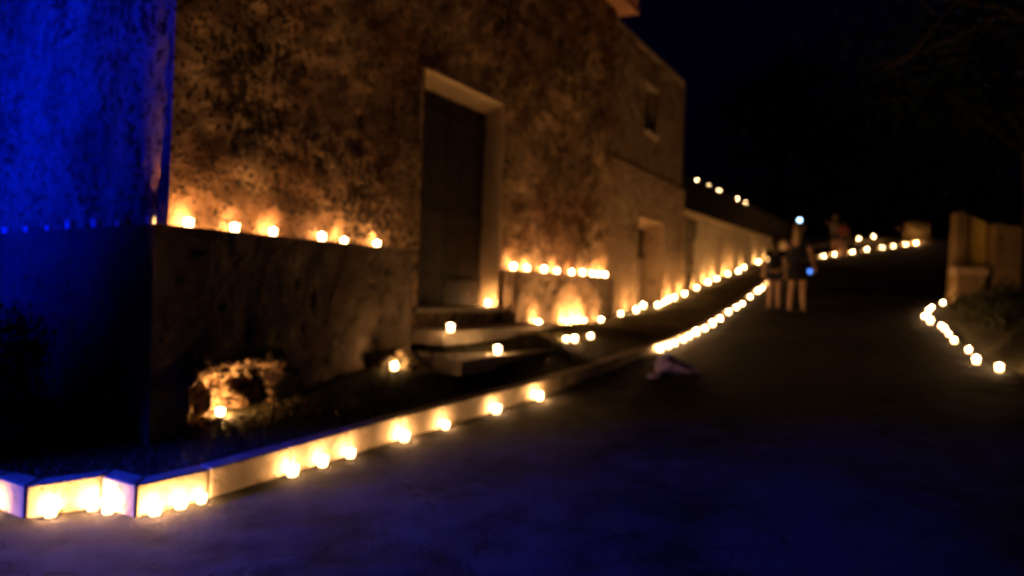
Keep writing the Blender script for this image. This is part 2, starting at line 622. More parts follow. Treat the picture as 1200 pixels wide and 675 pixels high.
made = 0
while made < 26000:
    if rnd.random() < .75:
        t, p = rnd.uniform(-7, 6), rnd.uniform(-1.5, 2.6)
    else:
        t, p = rnd.uniform(6, 15), rnd.uniform(0.1, 2.6)
    q = W(t, p)
    if in_house(t, p) or not inside(q.x, q.y):
        continue
    if kdist(q.x, q.y) < .17:
        continue
    if noise.noise(Vector((q.x * 1.5, q.y * 1.5, 9))) < -.12 + (.1 if t > 5 else 0) and rnd.random() < .8:
        continue
    made += 1
    z = lawn_z(q.x, q.y) - .005
    h = rnd.uniform(.02, .06) * (1.5 if rnd.random() < .08 else 1)
    a = rnd.uniform(0, 6.283); w = rnd.uniform(.002, .005)
    lean = Vector((rnd.uniform(-.5, .5), rnd.uniform(-.5, .5), 0)) * h
    dx = Vector((math.cos(a) * w, math.sin(a) * w, 0))
    b = Vector((q.x, q.y, z))
    mb_ = gd if rnd.random() < .25 else gb
    mb_.add([b - dx, b + dx, b + lean * .4 + Vector((0, 0, h * .6)) + dx * .7, b + lean + Vector((0, 0, h))], [(0, 1, 2, 3)])
for i in range(len(K) - 2):
    if K[i].y < 0: continue
    L_ = (K[i + 1] - K[i]).length
    for _ in range(int(L_ * 55)):
        q = K[i].lerp(K[i + 1], rnd.random())
        if noise.noise(Vector((q.x * 2.5, q.y * 2.5, 1))) < .12: continue
        dd_ = (K[i + 1] - K[i]).normalized()
        q = q + Vector((dd_.y, -dd_.x, 0)) * abs(rnd.gauss(0, .02))
        z = road_z(q.x, q.y); h = rnd.uniform(.015, .05); a = rnd.uniform(0, 6.283); dx = Vector((math.cos(a), math.sin(a), 0)) * .004
        b = Vector((q.x, q.y, z)); lean = Vector((rnd.uniform(-.7, .7), rnd.uniform(-.7, .7), 0)) * h
        (gd if rnd.random() < .4 else gb).add([b - dx, b + dx, b + lean * .4 + Vector((0, 0, h * .6)) + dx * .7, b + lean + Vector((0, 0, h))], [(0, 1, 2, 3)])
tag(gb.build('grass', MT['grass']), 'short rough green grass on the bank between kerb and house', 'grass', kind='stuff')
tag(gd.build('dry_grass', MT['dry']), 'dry straw coloured blades scattered through the grass bank', 'grass', kind='stuff')

# ------------------------------------------------------------------ the old house
T_CORNER = tz(197, 262)[0]
T_SPLIT = tz(716, 200)[0]
T_FAR = tz(799, 200, -.12)[0]
D0, D1 = tz(494, 220)[0], tz(587, 230)[0]
Z_SILL = tz(488, 362)[1]
Z_HEAD = tz(498, 77)[1]
Z_LEDGE = tz(330, 277, .28)[1]
Z_BENCH = tz(660, 321, .25)[1]
Z_TOP = 8.4
print('corner', T_CORNER, 'split', T_SPLIT, 'far', T_FAR, 'door', D0, D1, Z_SILL, Z_HEAD, 'ledge', Z_LEDGE, Z_BENCH)
house = empty('stone_house', W(D0, 0, .5), 'tall old house with pitted rubble wall and a high dark doorway', 'house')


def rough_wall(mb, t0, t1, z0, z1, off, holes=(), step=.06, amp=.05, fr=None, edge0=False):
    fr = fr or W
    nu = max(2, int((t1 - t0) / step)); nv = max(2, int((z1 - z0) / step))

    def fn(u, v):
        t = t0 + (t1 - t0) * u; z = z0 + (z1 - z0) * v
        q = Vector((t * 1.0, 5.0 + off, z))
        d = noise.fractal(q * 2.1, 1.0, 2.0, 5) * amp * .6 + noise.fractal(q * .35, 1.0, 2.0, 2) * amp * .7
        h = noise.noise(q * 8.5)
        if h > .30: d -= (h - .30) * amp * 1.6
        e = min(1, (t - t0) / .1, (t1 - t) / .1, (z1 - z) / .08)
        for (a, b, c, f) in holes:
            dd = max(a - t, t - b, c - z, z - f)
            e = min(e, max(0, dd) / .12)
        d = d * max(0, e)
        return fr(t, off + d, z)

    def keep(u, v):
        t = t0 + (t1 - t0) * u; z = z0 + (z1 - z0) * v
        return not any(a < t < b and c < z < f for (a, b, c, f) in holes)
    mb.grid(fn, nu, nv, keep)


# snap the doorway to the grid so that its edges stay straight
def snapped(t0, t1, n_from, val):
    n = max(2, int((t1 - t0) / n_from)); st = (t1 - t0) / n
    return t0 + round((val - t0) / st) * st


D0 = snapped(T_CORNER, T_SPLIT, .06, D0); D1 = snapped(T_CORNER, T_SPLIT, .06, D1)
Z0 = .0
Z_SILL = snapped(Z0, Z_TOP, .06, Z_SILL); Z_HEAD = snapped(Z0, Z_TOP, .06, Z_HEAD)
w = MB()
rough_wall(w, T_CORNER, T_SPLIT, Z0, Z_TOP, 0, [(D0, D1, Z_SILL, Z_HEAD)])
# body of the wall behind the skin
w.fb(T_CORNER + .06, D0 - .03, -.6, -.1, Z0, Z_TOP - .01)
w.fb(D1 + .03, T_SPLIT - .01, -.6, -.1, Z0, Z_TOP - .01)
w.fb(D0 - .03, D1 + .03, -.6, -.1, Z_HEAD + .03, Z_TOP - .01)
w.fb(D0 - .03, D1 + .03, -.6, -.1, Z0, Z_SILL - .03)
# side return at the far end, where this house stands proud of its neighbour
w.boxc([W(T_SPLIT - .01, 0, Z0), W(T_SPLIT + .02, 0, Z0), W(T_SPLIT + .02, -1, Z0), W(T_SPLIT - .01, -1, Z0),
        W(T_SPLIT - .01, 0, Z_TOP), W(T_SPLIT + .02, 0, Z_TOP), W(T_SPLIT + .02, -1, Z_TOP), W(T_SPLIT - .01, -1, Z_TOP)])
w.build('wall', MT['wall'], house, smooth=True)

# side wall running back to the left of the corner
CORN = W(T_CORNER, 0)
G = Vector((-.74, .673, 0)).normalized()
GN = Vector((-G.y, G.x, 0))
if GN.y > 0: GN = -GN


def WS(k, p, z=0.0):
    v = CORN + G * k + GN * p
    return Vector((v.x, v.y, z))


sw = MB()
rough_wall(sw, 0, 13, Z0 - .2, Z_TOP, 0, [], .09, .035, fr=WS)
sw.boxc([WS(.04, -.1, Z0), WS(13, -.1, Z0), WS(13, -.6, Z0), WS(.3, -.6, Z0),
         WS(.04, -.1, Z_TOP), WS(13, -.1, Z_TOP), WS(13, -.6, Z_TOP), WS(.3, -.6, Z_TOP)])
swo = sw.build('side_wall', MT['wall'], house, smooth=True)
swo['label'] = 'side wall of the house washed in blue light'

# plinth left of the door, with its niche low down, and round the corner
PO = .28
N0, N1 = tz(222, 450, PO)[0], tz(327, 450, PO)[0]
NZ0, NZ1 = tz(275, 488, PO)[1], tz(275, 425, PO)[1]
PE = min(D0 - .12, tz(483, 300, PO)[0])
print('niche', N0, N1, NZ0, NZ1)
_gf, _gn = G.dot(FD), G.dot(FN)
PS = .26
# the corner where the two plinth faces meet: T_CORNER + dt along the front, k0 along the side
_A = Matrix(((FN.x, FN.y), (GN.x, GN.y))).inverted() @ Vector((PO, PS))
PCV = CORN + Vector((_A.x, _A.y, 0))
pa, pz0, pz1 = TP(PCV)[0], Z0 - .1, Z_LEDGE
K0 = (PCV - CORN).dot(G)
N0 = snapped(pa, PE, .045, N0); N1 = snapped(pa, PE, .045, N1)
NZ0 = snapped(pz0, pz1, .045, NZ0); NZ1 = snapped(pz0, pz1, .045, NZ1)
pl = MB()
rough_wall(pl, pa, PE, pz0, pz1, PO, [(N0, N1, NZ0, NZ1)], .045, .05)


def slab(mb, a, b, c, d, z0, z1):
    mb.fb(a, b, c, d, z0, z1)


slab(pl, pa + .1, N0 - .02, .0, PO - .06, pz0, pz1 - .014)
slab(pl, N1 + .02, PE, .0, PO - .05, pz0, pz1 - .012)
slab(pl, N0 - .02, N1 + .02, .0, PO - .05, pz0, NZ0 - .01)
slab(pl, N0 - .02, N1 + .02, .0, PO - .05, NZ1 + .01, pz1 - .012)
pl.boxc([W(pa, PO, pz1 - .012), W(PE, PO, pz1 - .012), W(PE, -.05, pz1 - .012), W(T_CORNER, -.0, pz1 - .012),
         W(pa, PO, pz1), W(PE, PO, pz1), W(PE, -.05, pz1), W(T_CORNER, -.0, pz1)])              # mortar bed of the ledge
pl.fb(PE - .01, PE + .012, -.02, PO, pz0, pz1)                  # end next to the doorway
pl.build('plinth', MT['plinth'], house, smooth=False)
ps = MB()
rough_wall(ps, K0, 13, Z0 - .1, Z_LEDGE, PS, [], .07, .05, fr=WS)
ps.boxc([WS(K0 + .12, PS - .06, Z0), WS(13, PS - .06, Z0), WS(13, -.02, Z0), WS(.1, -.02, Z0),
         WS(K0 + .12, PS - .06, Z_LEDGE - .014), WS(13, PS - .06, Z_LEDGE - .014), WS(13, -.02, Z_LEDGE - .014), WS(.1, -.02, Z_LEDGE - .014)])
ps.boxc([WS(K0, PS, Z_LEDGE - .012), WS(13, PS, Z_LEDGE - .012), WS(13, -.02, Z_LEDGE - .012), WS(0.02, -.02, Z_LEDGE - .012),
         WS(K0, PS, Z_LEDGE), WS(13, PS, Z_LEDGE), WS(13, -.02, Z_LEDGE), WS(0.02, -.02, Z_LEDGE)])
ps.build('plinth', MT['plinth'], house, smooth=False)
# niche interior: rubble with rounded boulders
nm = MB()
rough_wall(nm, N0 - .02, N1 + .02, NZ0 - .05, NZ1 + .02, -.06, [], .025, .14)
NC = (N0 + N1) / 2
nm.fb(N0 - .02, N0 - .002, -.1, PO - .02, NZ0, NZ1)
nm.fb(N1 + .002, N1 + .02, -.1, PO - .02, NZ0, NZ1)
rr = random.Random(5)
for i in range(30):
    tt = rr.uniform(N0 + .05, N1 - .05); zz = rr.uniform(NZ0 + .12, NZ1 - .04)
    r = rr.uniform(.05, .10)
    c = W(tt, -.03 + rr.uniform(-.03, .03), zz)
    nm.ball(c, r, 12, 8, (1.0, .6, rr.uniform(.6, .9)), .35, i * 3.1)
nm.ball(W(N0 + .24, .07, NZ0 + .15), .155, 22, 14, (1, .75, 1), .12, 4)
nm.ball(W(N1 - .25, .06, NZ0 + .10), .11, 16, 10, (1, .8, .95), .2, 9)
rr = random.Random(6)
for i in range(34):
    u = i / 34 * 2 * ((N1 - N0) + (NZ1 - NZ0))
    Wd, Hd = N1 - N0, NZ1 - NZ0
    if u < Wd: tt, zz = N0 + u, NZ1
    elif u < Wd + Hd: tt, zz = N1, NZ1 - (u - Wd)
    elif u < 2 * Wd + Hd: tt, zz = N1 - (u - Wd - Hd), NZ0 - .03
    else: tt, zz = N0, NZ0 + (u - 2 * Wd - Hd)
    corner = min(abs(tt - N0), abs(tt - N1)) < .16 and zz > NZ1 - .16
    nm.ball(W(tt + rr.uniform(-.02, .02), PO - .05, zz + rr.uniform(-.02, .02)), rr.uniform(.045, .085) * (1.7 if corner else 1), 12, 8, (1, .55, .8), .4, i * 2.3)
niche = nm.build('niche', MT['rubble'], house, smooth=True)
niche['label'] = 'low rubble filled niche lit by a candle'

# low bench-like block right of the door
B0, B1 = D1 + .06, tz(719, 350, .25)[0]
bn = MB()
rough_wall(bn, B0, B1, .5, Z_BENCH, .26, [], .05, .035)
bn.fb(B0 + .004, B1 - .004, -.05, .23, .5, Z_BENCH - .004)
bn.fb(B0 - .003, B1 + .003, -.05, .262, Z_BENCH - .01, Z_BENCH + .004)
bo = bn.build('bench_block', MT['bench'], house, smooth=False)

# doorway surround (plastered reveal with a splayed head)
RV = .34
rv = MB()
HS = Z_HEAD - .13
rv.boxc([W(D1 - .004, -RV, Z_SILL), W(D1 - .004, -.006, Z_SILL), W(D1 + .05, -.006, Z_SILL), W(D1 + .05, -RV, Z_SILL),
         W(D1 - .004, -RV, Z_HEAD), W(D1 - .004, -.006, Z_HEAD), W(D1 + .05, -.006, Z_HEAD), W(D1 + .05, -RV, Z_HEAD)])
rv.boxc([W(D0 - .05, -RV, Z_SILL), W(D0 - .05, -.006, Z_SILL), W(D0 + .004, -.006, Z_SILL), W(D0 + .004, -RV, Z_SILL),
         W(D0 - .05, -RV, Z_HEAD), W(D0 - .05, -.006, Z_HEAD), W(D0 + .004, -.006, Z_HEAD), W(D0 + .004, -RV, Z_HEAD)])
a0, a1 = D0 + .006, D1 - .006
rv.boxc([W(a0, -RV, HS), W(a0, -.006, Z_HEAD - .012), W(a1, -.006, Z_HEAD - .012), W(a1, -RV, HS),
         W(a0, -RV, Z_HEAD + .05), W(a0, -.006, Z_HEAD + .05), W(a1, -.006, Z_HEAD + .05), W(a1, -RV, Z_HEAD + .05)])
rv.build('door_surround', MT['reveal'], house, bevel=.008)
sl = MB(); sl.fb(D0 - .1, D1 + .05, -RV - .1, .06, Z_SILL - .07, Z_SILL + .002)
sl.build('door_sill', MT['stone'], house, bevel=.01)
dr = MB()
nb = 10
for i in range(nb):
    a = D0 + .02 + (D1 - D0 - .04) * i / nb; b = D0 + .02 + (D1 - D0 - .04) * (i + 1) / nb - .008
    if i == nb // 2 - 1: b -= .006
    dr.fb(a, b, -RV - .02, -RV + .03 + .004 * (i % 2), Z_SILL + .01, HS - .004)
door = dr.build('door', MT['darkwood'], house, bevel=.004)
for z in (Z_SILL + .25, Z_SILL + 1.15, HS - .35):
    for ra, rb in ((D0 + .04, (D0 + D1) / 2 - .02), ((D0 + D1) / 2 + .02, D1 - .04)):
        rl = MB()
        rl.fb(ra, rb, -RV + .036, -RV + .06, z, z + .13)
        rl.build('rail', MT['darkwood'], door, bevel=.004)
hd = MB(); hc = W((D0 + D1) / 2 + .09, -RV + .05, Z_SILL + 1.05)
hd.tube([hc, hc + FN * .05, hc + FN * .05 + Vector((0, 0, -.1)), hc + Vector((0, 0, -.1))], .009, 8)
hd.build('handle', MT['plastic'], door)
# roof
rf = MB()
EZ = tz(733, 16, .1)[1]
T_EAVE = tz(747, 8, .5)[0]
print('eave', EZ, T_EAVE)
ZE = max(Z_TOP, EZ)
rf.boxc([W(T_CORNER - .4, .34, EZ), W(T_SPLIT + .38, .34, EZ), W(T_SPLIT + .38, -9, EZ), W(T_CORNER + 2, -9, EZ),
         W(T_CORNER - .4, .34, EZ + .12), W(T_SPLIT + .38, .34, EZ + .12), W(T_SPLIT + .38, -4.5, EZ + 1.6), W(T_CORNER + 2, -4.5, EZ + 1.6)])
for i in range(44):
    t = T_CORNER - .3 + i * .28
    if t > T_SPLIT + .3: break
    rf.tube([W(t, .4, EZ + .15), W(t, -4.4, EZ + 1.62)], .085, 8)
rf.build('roof', MT['roof'], house)

# ------------------------------------------------------------------ neighbouring lower wing
wing = empty('stone_wing', W(T_SPLIT + 2.5, -.12, 1), 'lower rendered wing beyond the house with one small upstairs window', 'house')
AO = -.12
TA0, TA1 = T_SPLIT + .02, T_FAR
ZT = tz(760, 59, AO)[1]
ZC = tz(757, 205, AO)[1]
X0, X1 = tz(756, 130, AO)[0], tz(770, 130, AO)[0]
XZ0, XZ1 = tz(762, 156, AO)[1], tz(762, 103, AO)[1]
E0, E1 = tz(742, 300, AO)[0], tz(772, 300, AO)[0]
EZ0, EZ1 = .8, tz(755, 257, AO)[1]
print('wing', TA0, TA1, ZT, ZC, 'win', X0, X1, XZ0, XZ1, 'door', E0, E1, EZ1)
st = .07
sn = lambda v: snapped(TA0, TA1, st, v)
X0, X1, E0, E1 = sn(X0), sn(X1), sn(E0), sn(E1)
XZ0, XZ1 = snapped(ZC, ZT, st, XZ0), snapped(ZC, ZT, st, XZ1)
EZ1 = snapped(.5, ZC, st, EZ1)
aw = MB()
rough_wall(aw, TA0, TA1, .5, ZC, AO + .09, [(E0, E1, .4, EZ1)], st, .02)
rough_wall(aw, TA0, TA1, ZC, ZT, AO, [(X0, X1, XZ0, XZ1)], st, .05)
aw.fb(TA0, TA1, AO - .03, AO + .1, ZC - .03, ZC + .004)
for a, b, z0, z1, pf in ((TA0, E0 - .01, .5, ZC - .04, AO), (E1 + .01, TA1, .5, ZC - .04, AO), (E0 - .01, E1 + .01, EZ1 + .01, ZC - .04, AO),
                         (TA0, X0 - .01, ZC, ZT - .01, AO - .07), (X1 + .01, TA1 - .01, ZC, ZT - .01, AO - .07),
                         (X0 - .01, X1 + .01, ZC, XZ0 - .01, AO - .07), (X0 - .01, X1 + .01, XZ1 + .01, ZT - .01, AO - .07)):
    aw.fb(a, b, AO - .6, pf, z0, z1)
aw.fb(TA1 - .02, TA1 + .03, AO - 6, AO + .085, .5, ZC)           # gable end
aw.fb(TA1 - .02, TA1 + .02, AO - 6, AO, ZC + .004, ZT)
aw.build('wall', MT['smooth'], wing)
up = MB()
up.fb(TA0 + .01, TA1 - .05, AO - .5, AO + .02, ZT - .05, ZT + .05)
up.build('coping', MT['stone'], wing)
wi = MB()
wi.fb(X0 - .02, X1 + .02, AO - .36, AO - .33, XZ0 - .02, XZ1 + .02)
wn = wi.build('window', MT['darkwood'], wing)
fr_ = MB()
for a, b, c, d in ((X0, X0 + .06, XZ0, XZ1), (X1 - .06, X1, XZ0, XZ1), (X0 + .06, X1 - .06, XZ1 - .06, XZ1), (X0 + .06, X1 - .06, XZ0, XZ0 + .06),
                   ((X0 + X1) / 2 - .02, (X0 + X1) / 2 + .02, XZ0 + .06, XZ1 - .06)):
    fr_.fb(a, b, AO - .327, AO - .28, c, d)
fr_.build('frame', MT['darkwood'], wn)
sl2 = MB(); sl2.fb(X0 - .05, X1 + .05, AO - .3, AO + .08, XZ0 - .09, XZ0 - .004); sl2.build('sill', MT['stone'], wn, bevel=.01)
li2 = MB(); li2.fb(X0 - .08, X1 + .08, AO - .25, AO + .03, XZ1 + .004, XZ1 + .12); li2.build('lintel', MT['stone'], wing, bevel=.01)
# deep doorway of the wing
rv2 = MB()
R2 = .42
rv2.fb(E1 - .003, E1 + .05, AO - R2, AO + .1, .6, EZ1 - .003)
rv2.fb(E0 - .05, E0 + .003, AO - R2, AO + .1, .6, EZ1 - .003)
rv2.boxc([W(E0, AO - R2, EZ1 - .14), W(E0, AO + .098, EZ1 - .01), W(E1, AO + .098, EZ1 - .01), W(E1, AO - R2, EZ1 - .14),
          W(E0, AO - R2, EZ1 + .04), W(E0, AO + .098, EZ1 + .04), W(E1, AO + .098, EZ1 + .04), W(E1, AO - R2, EZ1 + .04)])
rv2.build('door_surround', MT['smooth'], wing)
ZM = tz(747, 300, AO)[1]
d2 = MB()
d2.fb(E0 + .01, E1 - .01, AO - R2 - .03, AO - R2 + .02, .6, EZ1 - .145)
dd2 = d2.build('door', MT['darkwood'], wing)
pn = MB()
for i in range(6):
    a = E0 + .05 + (E1 - E0 - .1) * i / 6
    pn.fb(a, a + (E1 - E0 - .1) / 6 - .012, AO - R2 + .022, AO - R2 + .05, .8, ZM)
pn.build('lower_panel', MT['pale_wood'], dd2, bevel=.004)

# ------------------------------------------------------------------ cream retaining wall uphill
TR0, TR1 = TA1 + .04, tz(902, 280)[0] + 4
ZR0, ZR1 = tz(803, 249)[1], tz(900, 280)[1]
print('retaining', TR0, TR1, ZR0, ZR1)
rw = empty('garden_wall', W(TR0 + 8, 0, 2), 'long cream rendered wall running uphill beyond the wing, lit by candles', 'wall')
rm = MB()
sl_ = (ZR1 - ZR0) / (tz(900, 280)[0] - TR0)


def rw_pt(u, v):
    t = TR0 + (TR1 - TR0) * u
    q = W(t, 0)
    z0 = road_z(q.x, q.y) - .3
    z1 = ZR0 + sl_ * (t - TR0)
    z = z0 + (z1 - z0) * v
    d = noise.fractal(Vector((t, 2, z)) * 1.5, 1, 2, 4) * .02
    return W(t, .0 + d * min(1, (1 - v) * 20, u * 40), z)


rm.grid(rw_pt, 260, 40)
n_ = 12
for i in range(n_):
    a = TR0 + (TR1 - TR0) * i / n_; b = TR0 + (TR1 - TR0) * (i + 1) / n_
    rm.boxc([W(a, -.02, 0), W(b, -.02, 0), W(b, -.4, 0), W(a, -.4, 0)] +
            [W(q[0], q[1], ZR0 + sl_ * (q[0] - TR0) - .002) for q in ((a, -.02), (b, -.02), (b, -.4), (a, -.4))])
rm.build('wall', MT['cream'], rw, smooth=True)
cp = MB()
cp.boxc([W(a, b, ZR0 + sl_ * (a - TR0) + .004) for a, b in ((TR0, .05), (TR1, .05), (TR1, -.45), (TR0, -.45))] +
        [W(a, b, ZR0 + sl_ * (a - TR0) + .08) for a, b in ((TR0, .05), (TR1, .05), (TR1, -.45), (TR0, -.45))])
cp.build('coping', MT['reveal'], rw, bevel=.01)
# where the render has fallen off at its near end
pp = MB()
TB = tz(813, 300)[0]


def patch_pt(u, v):
    z = 1.0 + (ZR0 - .12 - 1.0) * v
    edge = TB + .45 * noise.noise(Vector((z * 1.3, 0, 5))) + .12 * noise.noise(Vector((z * 6, 2, 5)))
    t = TR0 + (edge - TR0) * u
    d = .02 + noise.fractal(Vector((t * 3, 7, z * 3)), 1, 2, 4) * .03
    return W(t, max(.006, d) * (1 if u < .97 else 0) + (0 if u < .97 else -.01), z)


pp.grid(patch_pt, 26, 50)
po_ = pp.build('bare_stonework', MT['rubble'], rw, smooth=False)

# dark terrace wall above, with candles on top
TW0, TW1 = TR0 - 4, TR1 + 12
tw = MB()
PT = -1.75
def tline(px, py):
    r = ray(px, py)
    o = F0 + FN * PT
    k = o.dot(FN) / Vector((r.x, r.y, 0)).dot(FN)
    p = EYE + r * k
    return TP(p)[0], p.z
tt0 = tline(812, 213); tt1 = tline(871, 240)
slt = (tt1[1] - tt0[1]) / (tt1[0] - tt0[0])
print('terrace', tt0, tt1, slt)
ter_z = lambda t: tt0[1] + slt * (t - tt0[0])
tw.boxc([W(TW0, PT + .25, 0), W(TW1, PT + .25, 0), W(TW1, PT - .25, 0), W(TW0, PT - .25, 0),
         W(TW0, PT + .25, ter_z(TW0)), W(TW1, PT + .25, ter_z(TW1)), W(TW1, PT - .25, ter_z(TW1)), W(TW0, PT - .25, ter_z(TW0))])
two = tw.build('terrace_wall', simple('dark_terrace_stone', (.05, .042, .03), .95, .4, 3, .8, 10, .1), origin=W(tt0[0], PT, 2))
tag(two, 'dark stone terrace wall high above the cream wall, five candles on top', 'wall')

# hillside behind
hl = MB()


def hill_pt(u, v):
    t = -4 + 150 * u; p = PT - .3 - 80 * v * v - (0 if t > TA1 else 8 * (1 - v) * (1 if t < TA1 - .5 else 0))
    z = ter_z(min(t, TW1)) - .6 + 14 * sstep(0, 1, v) + noise.noise(Vector((t * .05, p * .05, 0))) * 1.5 * min(1, v * 6)
    z = max(z, road_z(*W(t, p)[:2]) + 1.5 * v)
    if t < TA1: z = min(z, 5.5)
    return W(t, p, z)


hl.grid(hill_pt, 60, 24)
tag(hl.build('hill', MT['earth'], smooth=True), kind='structure')

# ------------------------------------------------------------------ door steps
def step(name, z, fl, t1, label, thick):
    a = at_z(fl[0], fl[1], z)
    t0, p1 = TP(a)
    o = MB()
    n = 12
    o.fb(t0, t1, -.02 if name == 'u' else .02, p1, z - thick, z)
    print('step', t0, t1, p1)
    return o, t0, p1


ZU = Z_SILL - .23
s1, u0, up1 = step('u', ZU, (520, 388), tz(640, 386, .5)[0], '', .17)
su = s1.build('door_step', MT['stone'], origin=W(u0, up1, ZU - .17), bevel=.012)
tag(su, 'upper pale stone doorstep just under the big doorway', 'step', 'stone steps up to the doorway')
ZL = ZU - .26
s2, l0, lp1 = step('l', ZL, (541, 423), 1.2, '', .16)
so = s2.build('door_step', MT['stone'], origin=W(l0, lp1, ZL - .16), bevel=.012)
tag(so, 'lower pale stone doorstep set into the grass bank', 'step', 'stone steps up to the doorway')

# ------------------------------------------------------------------ candles
ORD = ['first', 'second', 'third', 'fourth', 'fifth', 'sixth', 'seventh', 'eighth', 'ninth', 'tenth', 'eleventh', 'twelfth',
       'thirteenth', 'fourteenth', 'fifteenth', 'sixteenth', 'seventeenth', 'eighteenth', 'nineteenth', 'twentieth',
       'twenty-first', 'twenty-second']
HC = .078


def mesh_of(mb, name, m):
    o = mb.build(name, m, smooth=True)
    me = o.data
    bpy.data.objects.remove(o)
    return me


c_ = MB(); c_.lathe([(.0, 0), (.030, 0), (.034, .01), (.040, HC), (.037, HC), (.032, .014), (.0, .012)], n=16)
CUP = mesh_of(c_, 'cup', MT['cup'])
CUPC = CUP.copy(); CUPC.materials[0] = MT['cup_cold']
c_ = MB(); c_.lathe([(0, .0135), (.031, .0135), (.0325, .026), (.0, .028)], n=14)
WAX = mesh_of(c_, 'wax', MT['wax'])
WAXC = WAX.copy(); WAXC.materials[0] = MT['cup_cold']
c_ = MB(); c_.lathe([(0, .034), (.007, .042), (.010, .052), (.0075, .066), (.0025, .080), (0, .088)], n=8)
FLM = mesh_of(c_, 'flame', MT['flame'])
WARM = (1.0, .47, .155)
LIGHTS = {}


def get_light(e):
    k = round(e, 2)
    if k not in LIGHTS:
        l = bpy.data.lights.new('candle_light', 'POINT')
        l.energy = e
        l.color = WARM
        l.shadow_soft_size = .010
        LIGHTS[k] = l
    return LIGHTS[k]


N_C = 0
GAIN = 2.0
crnd = random.Random(11)


def candle(loc, label, group, e=3.0, lit=True):
    global N_C
    N_C += 1
    r = empty('candle', loc, label, 'candle', group)
    s = crnd.uniform(.85, 1.18)
    r.scale = (s, s, s * crnd.uniform(.8, 1.15))
    r.rotation_euler.z = crnd.uniform(0, 6)
    for nm, me in (('cup', CUP if lit else CUPC), ('wax', WAX if lit else WAXC)) + ((('flame', FLM),) if lit else ()):
        o = bpy.data.objects.new(nm, me); COL.objects.link(o); o.parent = r
    if lit:
        lo = bpy.data.objects.new('candle_light', get_light(round(GAIN * e * crnd.choice([.55, .8, 1, 1.25, 1.5]), 2)))
        lo.location = (0, 0, .100 if e > 90 else .047)
        COL.objects.link(lo); lo.parent = r
    return r


def kerb_at(px, off=.10):
    """point in front of the kerb face seen at picture column px"""
    r = ray(px, 450); a = math.atan2(r.x, 1)
    best = None
    for p, q in zip(K, K[1:]):
        a0, a1 = math.atan2(p.x, p.y), math.atan2(q.x, q.y)
        if p.y > 0 and min(a0, a1) <= a <= max(a0, a1):
            lo, hi = 0, 1
            for _ in range(30):
                m = (lo + hi) / 2
                v = p.lerp(q, m)
                if (math.atan2(v.x, v.y) < a) == (a0 < a1): lo = m
                else: hi = m
            v = p.lerp(q, lo)
            d = (q - p).normalized()
            v = v + Vector((d.y, -d.x, 0)) * off
            return Vector((v.x, v.y, road_z(v.x, v.y)))
    return None


def row(pxs, f, fmt, group, e=3.0):
    for i, q in enumerate(pxs):
        candle(f(q), fmt % ORD[i], group, e)


near_px = [3]
recess = [63, 112, 141]
seg2 = [182, 212, 236]
front = [340, 375, 407, 470, 518, 577, 627]
for px in near_px:
    candle(kerb_at(px, .052), 'lit candle at the kerb, cut by the left edge of the photo', 'candles along the kerb', 6)
for i, px in enumerate(recess):
    candle(kerb_at(px, .055), '%s from left of the three candles in the kerb recess' % ORD[i], 'candles along the kerb', 6)
for i, px in enumerate(seg2):
    candle(kerb_at(px, .052), '%s from left of the three candles right after the kerb recess' % ORD[i], 'candles along the kerb', 6)
for i, px in enumerate(front):
    candle(kerb_at(px, .065), '%s of seven spaced candles along the middle kerb, counted uphill' % ORD[i], 'candles along the kerb', 7.5)
upk = [767, 776, 784, 794, 801, 809, 819, 828, 837, 847, 856, 863, 872, 881, 886, 893, 906, 921]
for i, px in enumerate(upk):
    candle(kerb_at(px, .07), '%s candle uphill from the violet bundle in the dense kerb row' % ORD[i], 'candles along the kerb', 4.2)
far = [957, 970, 991, 1008, 1026, 1039, 1053, 1066]
for i, px in enumerate(far):
    c = kerb_at(px, .1)
    candle(c, '%s candle from left in the farthest row at the road bend' % ORD[i], 'candles at the far bend of the road', 18 if i < 7 else 60)

# far low wall behind that row with two candles on it, plus one beyond the people
fa, fb_ = kerb_at(985, -2.2), kerb_at(1046, -2.2)
lowh = .22
lm = MB()
dv = (fb_ - fa).normalized(); nv2 = Vector((-dv.y, dv.x, 0))
lm.boxc([Vector((q.x, q.y, road_z(q.x, q.y) - .4)) for q in (fa, fb_, fb_ + nv2 * .4, fa + nv2 * .4)] +
        [Vector((q.x, q.y, road_z(q.x, q.y) + lowh)) for q in (fa, fb_, fb_ + nv2 * .4, fa + nv2 * .4)])
lo_ = lm.build('low_wall', MT['stone'], origin=fa, bevel=.02)
tag(lo_, 'low stone wall behind the farthest candle row at the road bend', 'wall')
for i, px in enumerate((1009, 1026)):
    r = ray(px, 300); k = None
    # intersection with the wall line
    A = Vector((r.x, 1, 0)); m = Matrix(((A.x, -dv.x), (A.y, -dv.y)))
    sol = m.inverted() @ Vector((fa.x, fa.y))
    v = fa + dv * sol[1] - nv2 * .22
    z = road_z(v.x, v.y) + lowh
    v2 = v + nv2 * .36
    candle(Vector((v2.x, v2.y, z + .002)), '%s of two candles on top of the low far wall' % ['left', 'right'][i], 'candles on the low far wall', 35)
cc = kerb_at(972, -1.6)
candle(Vector((cc.x, cc.y, lawn_z(cc.x, cc.y))), 'lone far candle on the verge beside the distant people', 'candles at the far bend of the road', 10)

# foot of the wall
foot = [(705, .40), (728, .22), (746, .22), (754, .10), (771, .36), (778, .28), (783, .12), (790, .13), (802, .13), (816, .13), (829, .13),
        (839, .13), (852, .13), (864, .26), (871, .13), (887, .13), (897, .13)]


def foot_at(px, off):
    t = tz(px, 350, off)[0]
    q = W(t, off)
    return Vector((q.x, q.y, lawn_z(q.x, q.y)))


